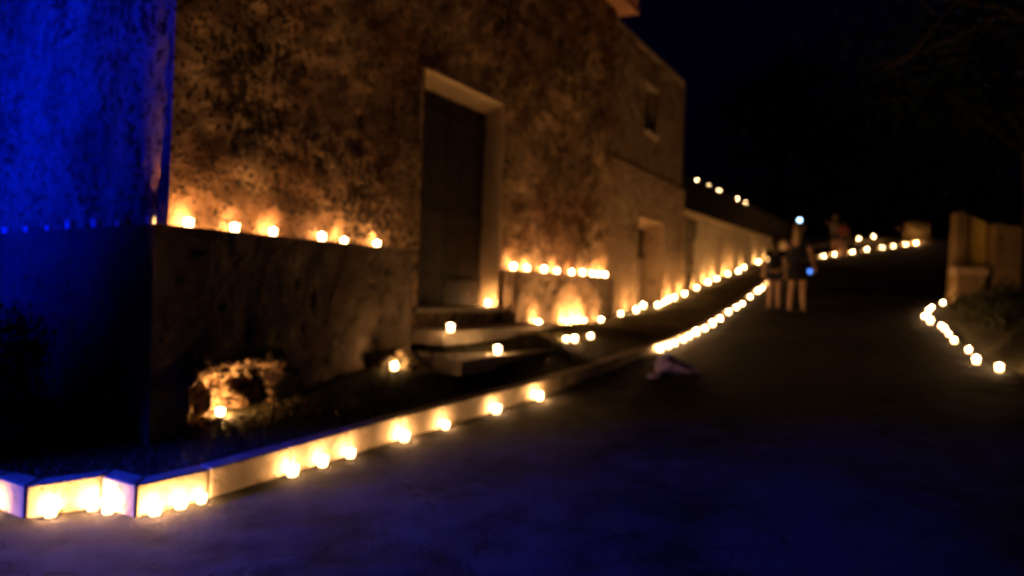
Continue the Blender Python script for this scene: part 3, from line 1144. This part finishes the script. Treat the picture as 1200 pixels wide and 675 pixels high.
for i, (px, off) in enumerate(foot):
    candle(foot_at(px, off), '%s candle uphill from the bench block at the foot of the walls' % ORD[i], 'candles at the foot of the walls', 10)
# foot of the bench block
for i, (px, off) in enumerate([(632, .36), (666, .36), (677, .36), (685, .36)]):
    candle(foot_at(px, off), '%s of four candles against the foot of the bench block' % ORD[i], 'candles below the bench block', 14)
for i, (px, py) in enumerate([(663, 401), (673, 401), (692, 397)]):
    candle(on_lawn(px, py), '%s of three candles on the ground before the bench block' % ORD[i], 'candles below the bench block', 2.6)
# on the bench block
for i, px in enumerate([606, 622, 642, 657, 674, 687, 698, 705, 713]):
    t = tz(px, 320, .15)[0]
    candle(W(max(t, B0 + .06), .085, Z_BENCH + .006), '%s candle from the doorway on top of the bench block' % ORD[i], 'candles on the bench block', 6.5)
# on the left ledge
for i, px in enumerate([229, 283, 328, 385, 411, 449]):
    t = tz(px, 280, .17)[0]
    candle(W(t, .085, Z_LEDGE + .002), '%s lit candle from the house corner on the left wall ledge' % ORD[i], 'candles on the left wall ledge',
           [9, 6.5, 6.0, 3.0, 4.2, 7.5][i])
# cold cups on the blue-lit ledge
for i, px in enumerate([8, 32, 57, 82, 113, 140, 176]):
    r = ray(px, 270)
    o = CORN + GN * .15
    k = o.dot(GN) / Vector((r.x, r.y, 0)).dot(GN)
    v = EYE + r * k
    candle(Vector((v.x, v.y, Z_LEDGE + .002)), '%s dim cup from left on the blue-lit side wall ledge' % ORD[i], 'dim cups on the blue-lit ledge', 0, lit=False)
# steps and sill
a = at_z(528, 389, ZU + .001)
candle(a, 'single candle near the left end of the upper doorstep', 'candles on the doorsteps', 2.6)
a = at_z(583, 415, ZL + .001)
candle(a, 'single candle at the front edge of the lower doorstep', 'candles on the doorsteps', 1.6)
candle(W(D1 - .13, -.10, Z_SILL + .004), 'single candle on the sill inside the right door jamb', 'candles on the doorsteps', 2.6)
# grass bank and niche
candle(W(N0 + .44, .17, NZ0 + .01), 'bright candle before the round stone in the low niche', 'candles low on the grass bank', 30)
gc = on_lawn(462, 434)
candle(gc, 'lone candle nestled among stones left of the doorsteps', 'candles low on the grass bank', 5)
for i, (dx, dy, rr_, lb) in enumerate([(-.13, .10, .13, 'left of the three lit stones round the lone candle'), (.03, .17, .15, 'middle and tallest of the three lit stones behind the lone candle'),
                                       (.19, .09, .12, 'right of the three lit stones round the lone candle')]):
    q = gc + Vector((dx, dy, 0)); q.z = lawn_z(q.x, q.y)
    rk = MB(); rk.ball(q + Vector((0, 0, rr_ * .45)), rr_, 22, 14, (1, .7, .85), .55, i * 5.1 + 2)
    tag(rk.build('stone', MT['rubble'], smooth=True, origin=q), lb, 'stone', 'stones round the lone candle')
# right verge
RR = [(1105, 357), (1092, 362), (1088, 367), (1083, 373), (1090, 379), (1103, 384), (1107, 388), (1112, 394), (1118, 402), (1135, 413), (1144, 426), (1171, 435)]
RP = [on_road(*q) for q in RR]
for i, v in enumerate(RP):
    candle(v, '%s candle from the stone shrine along the right road edge' % ORD[i], 'candles along the right road edge', 2.0)
# on the terrace wall
for i, px in enumerate([812, 826, 839, 861, 871]):
    t = tline(px, 225)[0]
    candle(W(t, PT + .12, ter_z(t) + .002), '%s of five candles from left on the high terrace wall' % ORD[i], 'candles on the high terrace wall', 2.0)
print('candles', N_C)

# tuft round the lone candle
# ------------------------------------------------------------------ plants
def shrub(name, loc, rx, ry, rz, n, size, label, m='leaf_low', seed=1, group=None, stems=7, cat='shrub', bare=0):
    r = random.Random(seed)
    root = empty(name, loc, label, cat, group)
    L0 = Vector(loc)
    f = MB(); s = MB()
    tips = []
    for i in range(stems):
        a = r.uniform(0, 6.283); q = r.uniform(.25, .85)
        tip = L0 + Vector((math.cos(a) * rx * q, math.sin(a) * ry * q, rz * r.uniform(.5, .95)))
        mid = L0.lerp(tip, .5) + Vector((r.uniform(-.1, .1) * rx, r.uniform(-.1, .1) * ry, 0))
        s.tube([L0 - Vector((0, 0, .03)), mid, tip], [.012 * rz + .006, .008 * rz + .004, .004], 6)
        tips.append(tip)
    for i in range(n):
        if r.random() < .7:
            t = r.choice(tips)
            c = t + Vector((r.gauss(0, .22) * rx, r.gauss(0, .22) * ry, r.gauss(0, .2) * rz))
        else:
            u = r.uniform(-1, 1); a = r.uniform(0, 6.283); q = math.sqrt(1 - u * u)
            c = L0 + Vector((q * math.cos(a) * rx, q * math.sin(a) * ry, abs(u) * rz)) * r.uniform(.5, 1)
        if c.z < L0.z + .01: c.z = L0.z + .02 + abs(c.z - L0.z) * .3
        d1 = Vector((r.gauss(0, 1), r.gauss(0, 1), r.gauss(0, .7))).normalized()
        d2 = d1.cross(Vector((r.gauss(0, 1), r.gauss(0, 1), r.gauss(0, 1)))).normalized()
        l = size * r.uniform(.6, 1.3); w_ = l * .32
        f.add([c, c + d1 * l * .5 + d2 * w_, c + d1 * l, c + d1 * l * .5 - d2 * w_], [(0, 1, 2, 3)])
    f.build('foliage', MT[m], root)
    s.build('stem', MT['bark'], root, smooth=True)
    return root


v = on_lawn(398, 425); v.z = lawn_z(v.x, v.y)
shrub('shrub', v, .42, .2, .16, 1300, .06, 'low dark shrub spreading on the bank left of the doorsteps', seed=4)
v = on_lawn(487, 432)
shrub('grass_tuft', gc + Vector((.34, .10, 0)), .26, .14, .13, 700, .06, 'small lit grass tuft right of the lone candle on the bank', m='dry', seed=8, cat='plant', stems=12)
v = WS(2.4, .75); v.z = lawn_z(v.x, v.y)
shrub('shrub', v, 1.0, .6, .75, 2200, .09, 'dark shrub at the foot of the blue-lit wall, nearer the corner', m='leaf_low', seed=14)
v = WS(4.9, .9); v.z = lawn_z(v.x, v.y)
shrub('shrub', v, 1.1, .7, 1.05, 2200, .1, 'taller dark shrub at the foot of the blue-lit wall, at the left edge', m='leaf_low', seed=15)

# right verge: raised earth behind the candles, with shrubs
vg = MB()
cen = sum(RP, Vector((0, 0, 0))) / len(RP)
inner = RP[:]
edge = [on_road(1240, 462)] + [RP[i] for i in (11, 10, 9, 8, 6, 4, 3, 2, 1, 0)] + [RP[0] + Vector((1.5, 1.2, 0)), RP[0] + Vector((6, 3.2, 0))]
hub = Vector((cen.x + 4.2, cen.y + .4, 0))
pr = random.Random(2)
nr = 14
vts = []; fcs = []
ee = []
for a, b in zip(edge, edge[1:]):
    for k in range(4):
        ee.append(a.lerp(b, k / 4))
ee.append(edge[-1])
for i, e_ in enumerate(ee):
    e2 = e_ + (hub - e_).normalized() * .14
    for j in range(nr + 1):
        q = Vector((e2.x, e2.y, 0)).lerp(Vector((hub.x, hub.y, 0)), (j / nr) * .98)
        dd = (q - Vector((e2.x, e2.y, 0))).length
        z = road_z(q.x, q.y) + .02 + .35 * sstep(0, 1.4, dd) + noise.noise(q * 2.2) * .06 * min(1, dd * 3)
        vts.append(Vector((q.x, q.y, z if j else road_z(q.x, q.y) - .05)))
for i in range(len(ee) - 1):
    for j in range(nr):
        a = i * (nr + 1) + j
        fcs.append((a, a + 1, a + nr + 2, a + nr + 1))
vg.add(vts, fcs)
tag(vg.build('verge', MT['soil'], smooth=True), kind='structure')


def verge_z(x, y):
    q = Vector((x, y, 0))
    return road_z(x, y) + .3


for i, (px, d, sc) in enumerate([(1133, 14.4, .45), (1160, 13.0, .5), (1180, 12.0, .5), (1187, 14.8, .6)]):
    r = ray(px, 380)
    q = EYE + r * d
    shrub('shrub', Vector((q.x, q.y, road_z(q.x, q.y) + .22)), sc, sc * .8, sc * .75, 900, .07,
          ['small shrub just behind the middle candles of the right road edge', 'leafy shrub between the right road edge and shrine base',
           'dark shrub behind the two nearest candles at right', 'bushy shrub at the foot of the right shrine pier'][i], seed=30 + i)

# ------------------------------------------------------------------ stone shrine at right
SD = 17.6
ctr = ray(1160, 350) * SD + EYE
gz = road_z(ctr.x, ctr.y) + .0
shr = empty('stone_shrine', Vector((ctr.x, ctr.y, gz)), 'roofless stone shrine with ochre back panel and pale ledge at right', 'shrine')
SX = Vector((.97, -.243, 0)).normalized()      # to the right
SY = Vector((.243, .97, 0)).normalized()       # away from the road


def S(px, dback=0.0):
    """x coordinate along the shrine front for a picture column"""
    r = ray(px, 300); o = Vector((ctr.x, ctr.y, 0)) + SY * dback
    k = o.dot(SY) / Vector((r.x, r.y, 0)).dot(SY)
    p = EYE + r * k
    return (Vector((p.x, p.y, 0)) - Vector((ctr.x, ctr.y, 0))).dot(SX), p.y


def SZ(px, py, dback=0.0):
    x, y = S(px, dback)
    return EYE.z + ray(px, py).z * y


def SP(x, b, z):
    v = Vector((ctr.x, ctr.y, 0)) + SX * x + SY * b
    return Vector((v.x, v.y, z))


def sbox(mb, x0, x1, b0, b1, z0, z1, z1r=None):
    z1r = z1 if z1r is None else z1r
    mb.boxc([SP(x0, b0, z0), SP(x1, b0, z0), SP(x1, b1, z0), SP(x0, b1, z0),
             SP(x0, b0, z1), SP(x1, b0, z1r), SP(x1, b1, z1r), SP(x0, b1, z1)])


x_l, x_a, x_b, x_r = S(1122)[0], S(1139)[0], S(1166)[0], S(1199)[0]
zb = gz - .35
zl0, zl1 = SZ(1140, 323), SZ(1140, 313)
zt_l, zt_r = SZ(1132, 248, .5), SZ(1166, 261, .5)
m1 = MB()   # left pier, leaning profile
m1.boxc([SP(x_l, .38, zb), SP(x_l + .26, .38, zb), SP(x_l + .26, .9, zb), SP(x_l, .9, zb),
         SP(x_l + .08, .38, zt_l + .0), SP(x_l + .27, .38, zt_l - .03), SP(x_l + .27, .9, zt_l - .03), SP(x_l + .08, .9, zt_l)])
m1.build('pier', MT['shrine'], shr, bevel=.02)
m2 = MB(); sbox(m2, x_b, x_r, .05, .9, zb, SZ(1170, 261), SZ(1198, 266)); m2.build('pier', MT['shrine'], shr, bevel=.025)
m3 = MB(); sbox(m3, x_l + .272, x_b - .002, .62, .8, zb, SZ(1140, 250, .6), SZ(1165, 261, .6)); m3.build('back_panel', MT['ochre'], shr, bevel=.01)
m4 = MB(); sbox(m4, x_l - .02, S(1160)[0], -.02, .618, zl0, zl1); m4.build('ledge', MT['reveal'], shr, bevel=.02)
m5 = MB(); sbox(m5, x_l + .0, S(1157)[0], .0, .60, zb, zl0 - .003); m5.build('base_block', MT['shrine'], shr, bevel=.02)

# ------------------------------------------------------------------ violet bundle and cable
bc = on_road(787, 436)
vb = MB()


def bun(u, v):
    a = 2 * math.pi * u; th = v * math.pi / 2
    d = Vector((math.cos(a) * math.sin(th), math.sin(a) * math.sin(th), math.cos(th)))
    k = 1 + .22 * noise.noise(d * 1.6 + Vector((8, 2, 5))) - .22 * abs(noise.noise(Vector((d.x * 2.5 + d.z * 2, d.y * 6, d.z * 3.5)))) + .04 * noise.noise(d * 11)
    ex = .22 if d.x < 0 else .36
    return bc + Vector((d.x * ex * k, d.y * .19 * k, max(-.0, d.z * (.21 - .10 * d.x) * k) - .003))


vb.grid(bun, 90, 40)
bnd = vb.build('cloth_bundle', MT['violet'], smooth=True, origin=bc)
tag(bnd, 'crumpled violet cloth bundle lying on the road beside the kerb candles', 'bundle')
tl = MB(); e0 = on_road(765, 443)
tl.tube([bc + Vector((-.2, -.1, .05)), e0.lerp(bc, .45) + Vector((0, 0, .02)), e0 + Vector((.04, .0, .02)), e0 + Vector((-.06, -.02, .015))], [.03, .012, .035, .03], 8)
tl.build('strap', MT['violet'], bnd, smooth=True)
# ------------------------------------------------------------------ trees
def tree(loc, h, cr, label, seed, n=9000, leaf=.13, group='dark trees beyond the road', droop=0):
    r = random.Random(seed)
    root = empty('tree', loc, label, 'tree', group)
    L0 = Vector(loc)
    tr = MB(); fo = MB()
    top = L0 + Vector((r.uniform(-.4, .4), r.uniform(-.4, .4), h * .62))
    tr.tube([L0 - Vector((0, 0, .3)), L0.lerp(top, .35) + Vector((.15, .1, 0)), L0.lerp(top, .7) + Vector((-.1, .05, 0)), top],
            [h * .035, h * .027, h * .02, h * .012], 10)
    cl = []
    for i in range(16):
        a = i * 2.4 + r.uniform(-.3, .3)
        f = r.uniform(.45, 1.0)
        st_ = L0.lerp(top, f)
        rad = cr * r.uniform(.45, 1.0) * (1.15 - .45 * f)
        en = st_ + Vector((math.cos(a) * rad, math.sin(a) * rad, h * r.uniform(.02, .33) - droop * r.random()))
        mid = st_.lerp(en, .5) + Vector((0, 0, h * .05))
        tr.tube([st_, mid, en], [h * .012, h * .007, h * .002], 7)
        for k in range(5):
            q = mid.lerp(en, r.uniform(0, 1.15)) + Vector((r.gauss(0, .16), r.gauss(0, .16), r.gauss(0, .12))) * cr
            tr.tube([mid.lerp(en, r.uniform(.2, .9)), q], [h * .003, h * .001], 5)
            cl.append((q, cr * r.uniform(.09, .2)))
    for i in range(n):
        c0, rr_ = r.choice(cl)
        c = c0 + Vector((r.gauss(0, 1), r.gauss(0, 1), r.gauss(0, .8))) * rr_
        d1 = Vector((r.gauss(0, 1), r.gauss(0, 1), r.gauss(0, .8) - .3)).normalized()
        d2 = d1.cross(Vector((r.gauss(0, 1), r.gauss(0, 1), r.gauss(0, 1)))).normalized()
        l = leaf * r.uniform(.6, 1.3)
        fo.add([c, c + d1 * l * .5 + d2 * l * .28, c + d1 * l, c + d1 * l * .5 - d2 * l * .28], [(0, 1, 2, 3)])
    tr.build('trunk', MT['bark'], root, smooth=True)
    fo.build('crown', MT['leaf'], root)


def ground(px, d):
    q = EYE + ray(px, 340) * d
    return Vector((q.x, q.y, road_z(q.x, q.y)))


tree(ground(1215, 19), 11, 4.6, 'tall tree behind the stone shrine, boughs reaching in at upper right', 21, 13000, .15)
tree(ground(1010, 60), 15, 6.5, 'broad dark tree far beyond the road bend', 22, 9000, .28)
tree(ground(1120, 50), 13, 5, 'dark tree rising right of the farthest candles', 23, 9000, .24)
tree(ground(905, 68), 17, 6, 'dark tree on the slope above the end of the cream wall', 24, 9000, .3)
# a bough hanging in over the road from a tree close at right
tree(ground(1330, 11.5), 8.6, 5.6, 'near tree right of the road, leafy boughs hanging into the top of view', 31, 9000, .12, droop=1.2)
v = kerb_at(1074, -.55)
shrub('shrub', Vector((v.x + .2, v.y, lawn_z(v.x, v.y))), .75, .5, .8, 700, .14, 'pale bush lit by the last candle at the road bend', m='dry', seed=44)

# ------------------------------------------------------------------ people
def skin_mesh(verts, edges, radii, sub=2):
    me = bpy.data.meshes.new('tmp'); me.from_pydata([tuple(v) for v in verts], edges, [])
    o = bpy.data.objects.new('tmp', me); COL.objects.link(o)
    sk = o.modifiers.new('s', 'SKIN'); sk.use_smooth_shade = True
    sv = me.skin_vertices[0].data
    for i, r in enumerate(radii):
        sv[i].radius = (r, r) if not isinstance(r, tuple) else r
        sv[i].use_root = (i == 0)
    ss = o.modifiers.new('u', 'SUBSURF'); ss.levels = sub
    dg = bpy.context.evaluated_depsgraph_get()
    ev = o.evaluated_get(dg); m2 = ev.to_mesh()
    vs = [v.co.copy() for v in m2.vertices]; fs = [tuple(p.vertices) for p in m2.polygons]
    ev.to_mesh_clear()
    bpy.data.objects.remove(o); bpy.data.meshes.remove(me)
    return vs, fs


def person(loc, H, yaw, label, arms, hair, top_m, bot_m, long_hair=True, stance=.10, stride=0.05, group=None, skirt=False, lean=0.0):
    """local frame: +y is where the person faces, x to the person's right side"""
    root = empty('person', loc, label, 'person', group)
    k = H / 1.7
    R = Matrix.Rotation(yaw, 3, 'Z')
    L0 = Vector(loc)
    T = lambda v: L0 + R @ (Vector(v) * k)
    V = []; E = []; Rd = []

    def a(v, r, p=None):
        V.append(T(v)); Rd.append(tuple(q * k for q in r) if isinstance(r, tuple) else r * k)
        if p is not None: E.append((p, len(V) - 1))
        return len(V) - 1
    pel = a((0, 0, .93), (.135, .105))
    wst = a((0, lean * .3, 1.06), (.118, .09), pel)
    chs = a((0, lean * .7, 1.24), (.145, .10), wst)
    upc = a((0, lean, 1.37), (.12, .085), chs)
    nk = a((0, lean, 1.455), .048, upc)
    hd0 = a((0, lean + .01, 1.52), .062, nk)
    hd1 = a((0, lean + .02, 1.60), (.076, .088), hd0)
    hd2 = a((0, lean + .015, 1.655), (.058, .066), hd1)
    feet = []
    for sgn in (-1, 1):
        hip = a((sgn * .09, 0, .86), (.088, .092), pel)
        kn = a((sgn * (stance * .95), sgn * stride * .6 + .015, .49), .055, hip)
        cf = a((sgn * (stance), sgn * stride * .8 - .01, .34), .052, kn)
        an = a((sgn * (stance + .01), sgn * stride, .09), .034, cf)
        hl_ = a((sgn * (stance + .01), sgn * stride + .02, .035), .034, an)
        to = a((sgn * (stance + .025), sgn * stride + .16, .025), (.032, .024), hl_)
        feet.append((sgn, hl_, to))
    hands = []
    for sgn, (el, wr, hdn) in zip((-1, 1), arms):
        sh = a((sgn * .17, lean, 1.385), .055, upc)
        e = a(el, .038, sh)
        w2 = a(wr, .026, e)
        dirh = (Vector(hdn) - Vector(wr)).normalized()
        pm = a(tuple(Vector(wr) + dirh * .075), (.036, .022), w2)
        side = dirh.cross(Vector((0, 0, 1)))
        if side.length < .2: side = Vector((0, 1, 0))
        side.normalize()
        curl = side.cross(dirh) * -.4
        for q, ln in zip((-.027, -.009, .009, .027), (.055, .07, .075, .065)):
            f1 = a(tuple(Vector(wr) + dirh * (.085 + ln * .45) + side * q * 1.1), .0095, pm)
            a(tuple(Vector(wr) + dirh * (.085 + ln * .9) + side * q * 1.2 + curl * .03), .008, f1)
        th1 = a(tuple(Vector(wr) + dirh * .05 + side * .045), .011, w2)
        a(tuple(Vector(wr) + dirh * .09 + side * .055 + curl * .03), .009, th1)
        hands.append(T(tuple(Vector(wr) + dirh * .12)))
    vs, fs = skin_mesh(V, E, Rd)
    b = MB(); b.add(vs, fs)
    # face: nose, ears, brow and lips
    hc_ = T((0, lean + .02, 1.60))
    b.ball(T((0, lean + .118, 1.585)), .016 * k, 8, 6, (1, 1.3, 1.5))
    b.ball(T((0, lean + .106, 1.545)), .02 * k, 8, 6, (1.3, .6, .45))
    for sgn in (-1, 1):
        b.ball(T((sgn * .083, lean + .015, 1.59)), .026 * k, 8, 6, (.4, .8, 1.2))
        b.ball(T((sgn * .032, lean + .098, 1.61)), .013 * k, 8, 6, (1.2, .7, .8))
    b.build('body', MT['skin'], root, smooth=True)
    # hair
    h = MB()
    h.ball(T((0, lean - .005, 1.635)), .108 * k, 18, 12, (1, 1.08, 1.0), .08, 2)
    if long_hair:
        h.tube([T((0, lean - .07, 1.64)), T((0, lean - .10, 1.54)), T((0, lean - .115, 1.42)), T((0, lean - .11, 1.30))],
               [.085 * k, .088 * k, .075 * k, .02 * k], 12)
    h.build('hair', hair, root, smooth=True)
    # top with short sleeves
    Vt = []; Et = []; Rt = []

    def c(v, r, p=None):
        Vt.append(T(v)); Rt.append(tuple(q * k for q in r) if isinstance(r, tuple) else r * k)
        if p is not None: Et.append((p, len(Vt) - 1))
        return len(Vt) - 1
    c0 = c((0, 0, .90), (.165, .13))
    c1 = c((0, lean * .3, 1.06), (.145, .112), c0)
    c2 = c((0, lean * .7, 1.24), (.168, .122), c1)
    c3 = c((0, lean, 1.375), (.135, .10), c2)
    c((0, lean, 1.435), .062, c3)
    for sgn, (el, wr, hdn) in zip((-1, 1), arms):
        sh = c((sgn * .175, lean, 1.385), .068, c3)
        md = Vector((sgn * .175, lean, 1.385)).lerp(Vector(el), .55)
        c(tuple(md), .054, sh)
    vs, fs = skin_mesh(Vt, Et, Rt)
    tp = MB(); tp.add(vs, fs); tp.build('top', top_m, root, smooth=True)
    bt = MB()
    if skirt:
        n = 24
        prof = [(.135, .115, 1.0), (.175, .14, .88), (.19, .165, .74), (.20, .175, .62), (.19, .165, .62), (.12, .1, .95)]
        vsr = []
        for rx, ry, z in prof:
            for q in range(n):
                an_ = 2 * math.pi * q / n
                w_ = 1 + .05 * math.sin(an_ * 7) * (1 - (z - .6) / .4)
                vsr.append(T((rx * math.cos(an_) * w_, ry * math.sin(an_) * w_, z)))
        bt.add(vsr, [(i * n + q, i * n + (q + 1) % n, (i + 1) * n + (q + 1) % n, (i + 1) * n + q) for i in range(len(prof) - 1) for q in range(n)])
        bt.build('skirt', bot_m, root, smooth=True)
    else:
        Vs = [T((0, 0, .97))]; Rs = [(.15 * k, .12 * k)]; Es = []
        for sgn in (-1, 1):
            i0 = len(Vs)
            Vs.append(T((sgn * .092, 0, .86))); Rs.append((.11 * k, .115 * k)); Es.append((0, i0))
            Vs.append(T((sgn * (.095), sgn * stride * .25, .66))); Rs.append((.092 * k, .095 * k)); Es.append((i0, i0 + 1))
        vs, fs = skin_mesh(Vs, Es, Rs)
        bt.add(vs, fs); bt.build('shorts', bot_m, root, smooth=True)
    for sgn, hi, ti in feet:
        s_ = MB()
        hp, tp2 = V[hi], V[ti]
        d = (tp2 - hp).normalized()
        s_.tube([hp - d * .045 * k + Vector((0, 0, .003)), hp + Vector((0, 0, .004)), hp.lerp(tp2, .6) + Vector((0, 0, .004)), tp2 + d * .02 * k + Vector((0, 0, .004))],
                [.028 * k, .043 * k, .046 * k, .026 * k], 12)
        s_.build('shoe', MT['shoe'], root, smooth=True)
    return root, hands, R


def phone(at, facing, label, m, w_=.075, h_=.15, tilt=0, group=None):
    up_ = Vector((0, 0, 1)); fx = facing.normalized(); rx = fx.cross(up_).normalized(); up_ = rx.cross(fx)
    b = MB()

    def bx(a0, a1, b0, b1, c0, c1):
        return [at + rx * q[0] + fx * q[1] + up_ * q[2] for q in
                ((a0, b0, c0), (a1, b0, c0), (a1, b1, c0), (a0, b1, c0), (a0, b0, c1), (a1, b0, c1), (a1, b1, c1), (a0, b1, c1))]
    b.boxc(bx(-w_ / 2, w_ / 2, -.004, .004, -h_ / 2, h_ / 2))
    o = b.build('smartphone', MT['plastic'], origin=at, bevel=.003)
    tag(o, label, 'phone', group)
    s = MB(); s.boxc(bx(-w_ / 2 + .004, w_ / 2 - .004, .0045, .006, -h_ / 2 + .006, h_ / 2 - .006))
    s.build('screen', m, o)
    return o


# facing uphill (away from the camera)
g1 = on_road(906, 363); g2 = on_road(933, 367)
y_up = -math.atan2(FD.x, FD.y)
down = [((-.235, .0, 1.13), (-.25, .05, .88), (-.25, .09, .78)), ((.235, .0, 1.13), (.25, .05, .88), (.25, .09, .78))]
print('people', g1, g2)
person(g1, 1.55, y_up + .2, 'woman in a black top and short dark shorts, walking nearest the kerb', down, MT['hair_brown'],
       MT['black_cloth'], MT['navy_cloth'], stride=.1, group='people on the road')
raise_ = [((-.24, .16, 1.25), (-.10, .34, 1.52), (-.02, .40, 1.66)), ((.235, .0, 1.13), (.28, .14, .93), (.30, .22, .86))]
H2 = 1.86
P2, hands, R2_ = person(g2, H2, y_up - .1, 'tall fair haired woman in a dark top and skirt holding up a glowing phone', 
                        [((.0, 0, 0),) * 3] * 0 or [((-.24, .12, 1.22), (-.16, .30, 1.42), (-.10, .36, 1.55)), ((.24, -.02, 1.13), (.27, .10, .90), (.28, .16, .80))],
                        MT['hair_fair'], MT['navy_cloth'], MT['black_cloth'], stride=.06, group='people on the road', skirt=True)
tocam = (EYE - g2); tocam.z = 0
# raised phone just beyond the raised hand
pz = EYE + ray(937, 259) * (g2.y + .32)
phone(pz, tocam, 'phone with a white lit screen held up beside her head', MT['screen'], .08, .12)
p3 = EYE + ray(947, 318) * (g2.y - .0)
phone(p3, tocam, 'phone with a blue lit screen held low in her right hand', MT['screen_blue'], .15, .09)
d3 = on_road(979, 309); d4 = on_road(960, 310)
d3 = Vector((ray(978, 300).x * 33, 33, 0)); d3.z = road_z(d3.x, d3.y)
d4 = Vector((ray(987, 300).x * 34.2, 34.2, 0)); d4.z = road_z(d4.x, d4.y)
person(d3, 1.72, 1.2, 'distant fair figure facing left, arm raised, beside the far candles',
       [((-.24, .10, 1.22), (-.2, .28, 1.40), (-.18, .36, 1.5)), ((.235, .0, 1.13), (.25, .05, .88), (.25, .09, .78))], MT['hair_fair'],
       MT['light_cloth'], MT['navy_cloth'], long_hair=False, group='people further up the road')
person(d4, 1.5, -.6, 'distant smaller figure in red standing behind the fair one', down, MT['hair_brown'], MT['red_cloth'],
       MT['black_cloth'], group='people further up the road')

# ------------------------------------------------------------------ light
wld = bpy.data.worlds.new('World'); SCN.world = wld; wld.use_nodes = True
nt = wld.node_tree
bg = nt.nodes['Background']
sky = nt.nodes.new('ShaderNodeTexSky')
sky.sky_type = 'NISHITA'; sky.sun_disc = False
sky.dust_density = 0; sky.ozone_density = 10; sky.sun_elevation = math.radians(-2); sky.sun_rotation = math.radians(200)
nt.links.new(sky.outputs['Color'], bg.inputs['Color'])
bg.inputs['Strength'].default_value = .025
mo = bpy.data.lights.new('moon', 'SUN'); mo.energy = .004; mo.angle = math.radians(.5); mo.color = (.6, .7, 1)
moo = bpy.data.objects.new('moon', mo); COL.objects.link(moo)
moo.rotation_euler = (math.radians(50), 0, math.radians(20))


def spot(name, at, to, energy, ang, col, blend=.8, rad=.08):
    l = bpy.data.lights.new(name, 'SPOT'); l.energy = energy; l.color = col; l.spot_size = math.radians(ang); l.spot_blend = blend
    l.shadow_soft_size = rad
    o = bpy.data.objects.new(name, l); COL.objects.link(o); o.location = at
    d = Vector(to) - Vector(at)
    o.rotation_euler = d.to_track_quat('-Z', 'Y').to_euler()
    return o


spot('blue_stage_light', (-9.3, 3.5, 2.9), (-6.2, 9.5, 6.0), 5600, 108, (.0, .008, 1.0), 1.0)
spot('blue_stage_light', (-9.0, 1.6, 3.2), (-2.4, 4.0, 0), 11000, 33, (.01, .035, 1.0), 1.0)

SCN.view_settings.view_transform = 'Standard'
SCN.view_settings.look = 'None'
SCN.view_settings.exposure = 0
SCN.view_settings.gamma = 1
SCN.cycles.use_denoising = True
SCN.cycles.max_bounces = 4
SCN.cycles.diffuse_bounces = 3
SCN.cycles.glossy_bounces = 2
SCN.cycles.sample_clamp_indirect = 3
SCN.cycles.use_light_tree = True
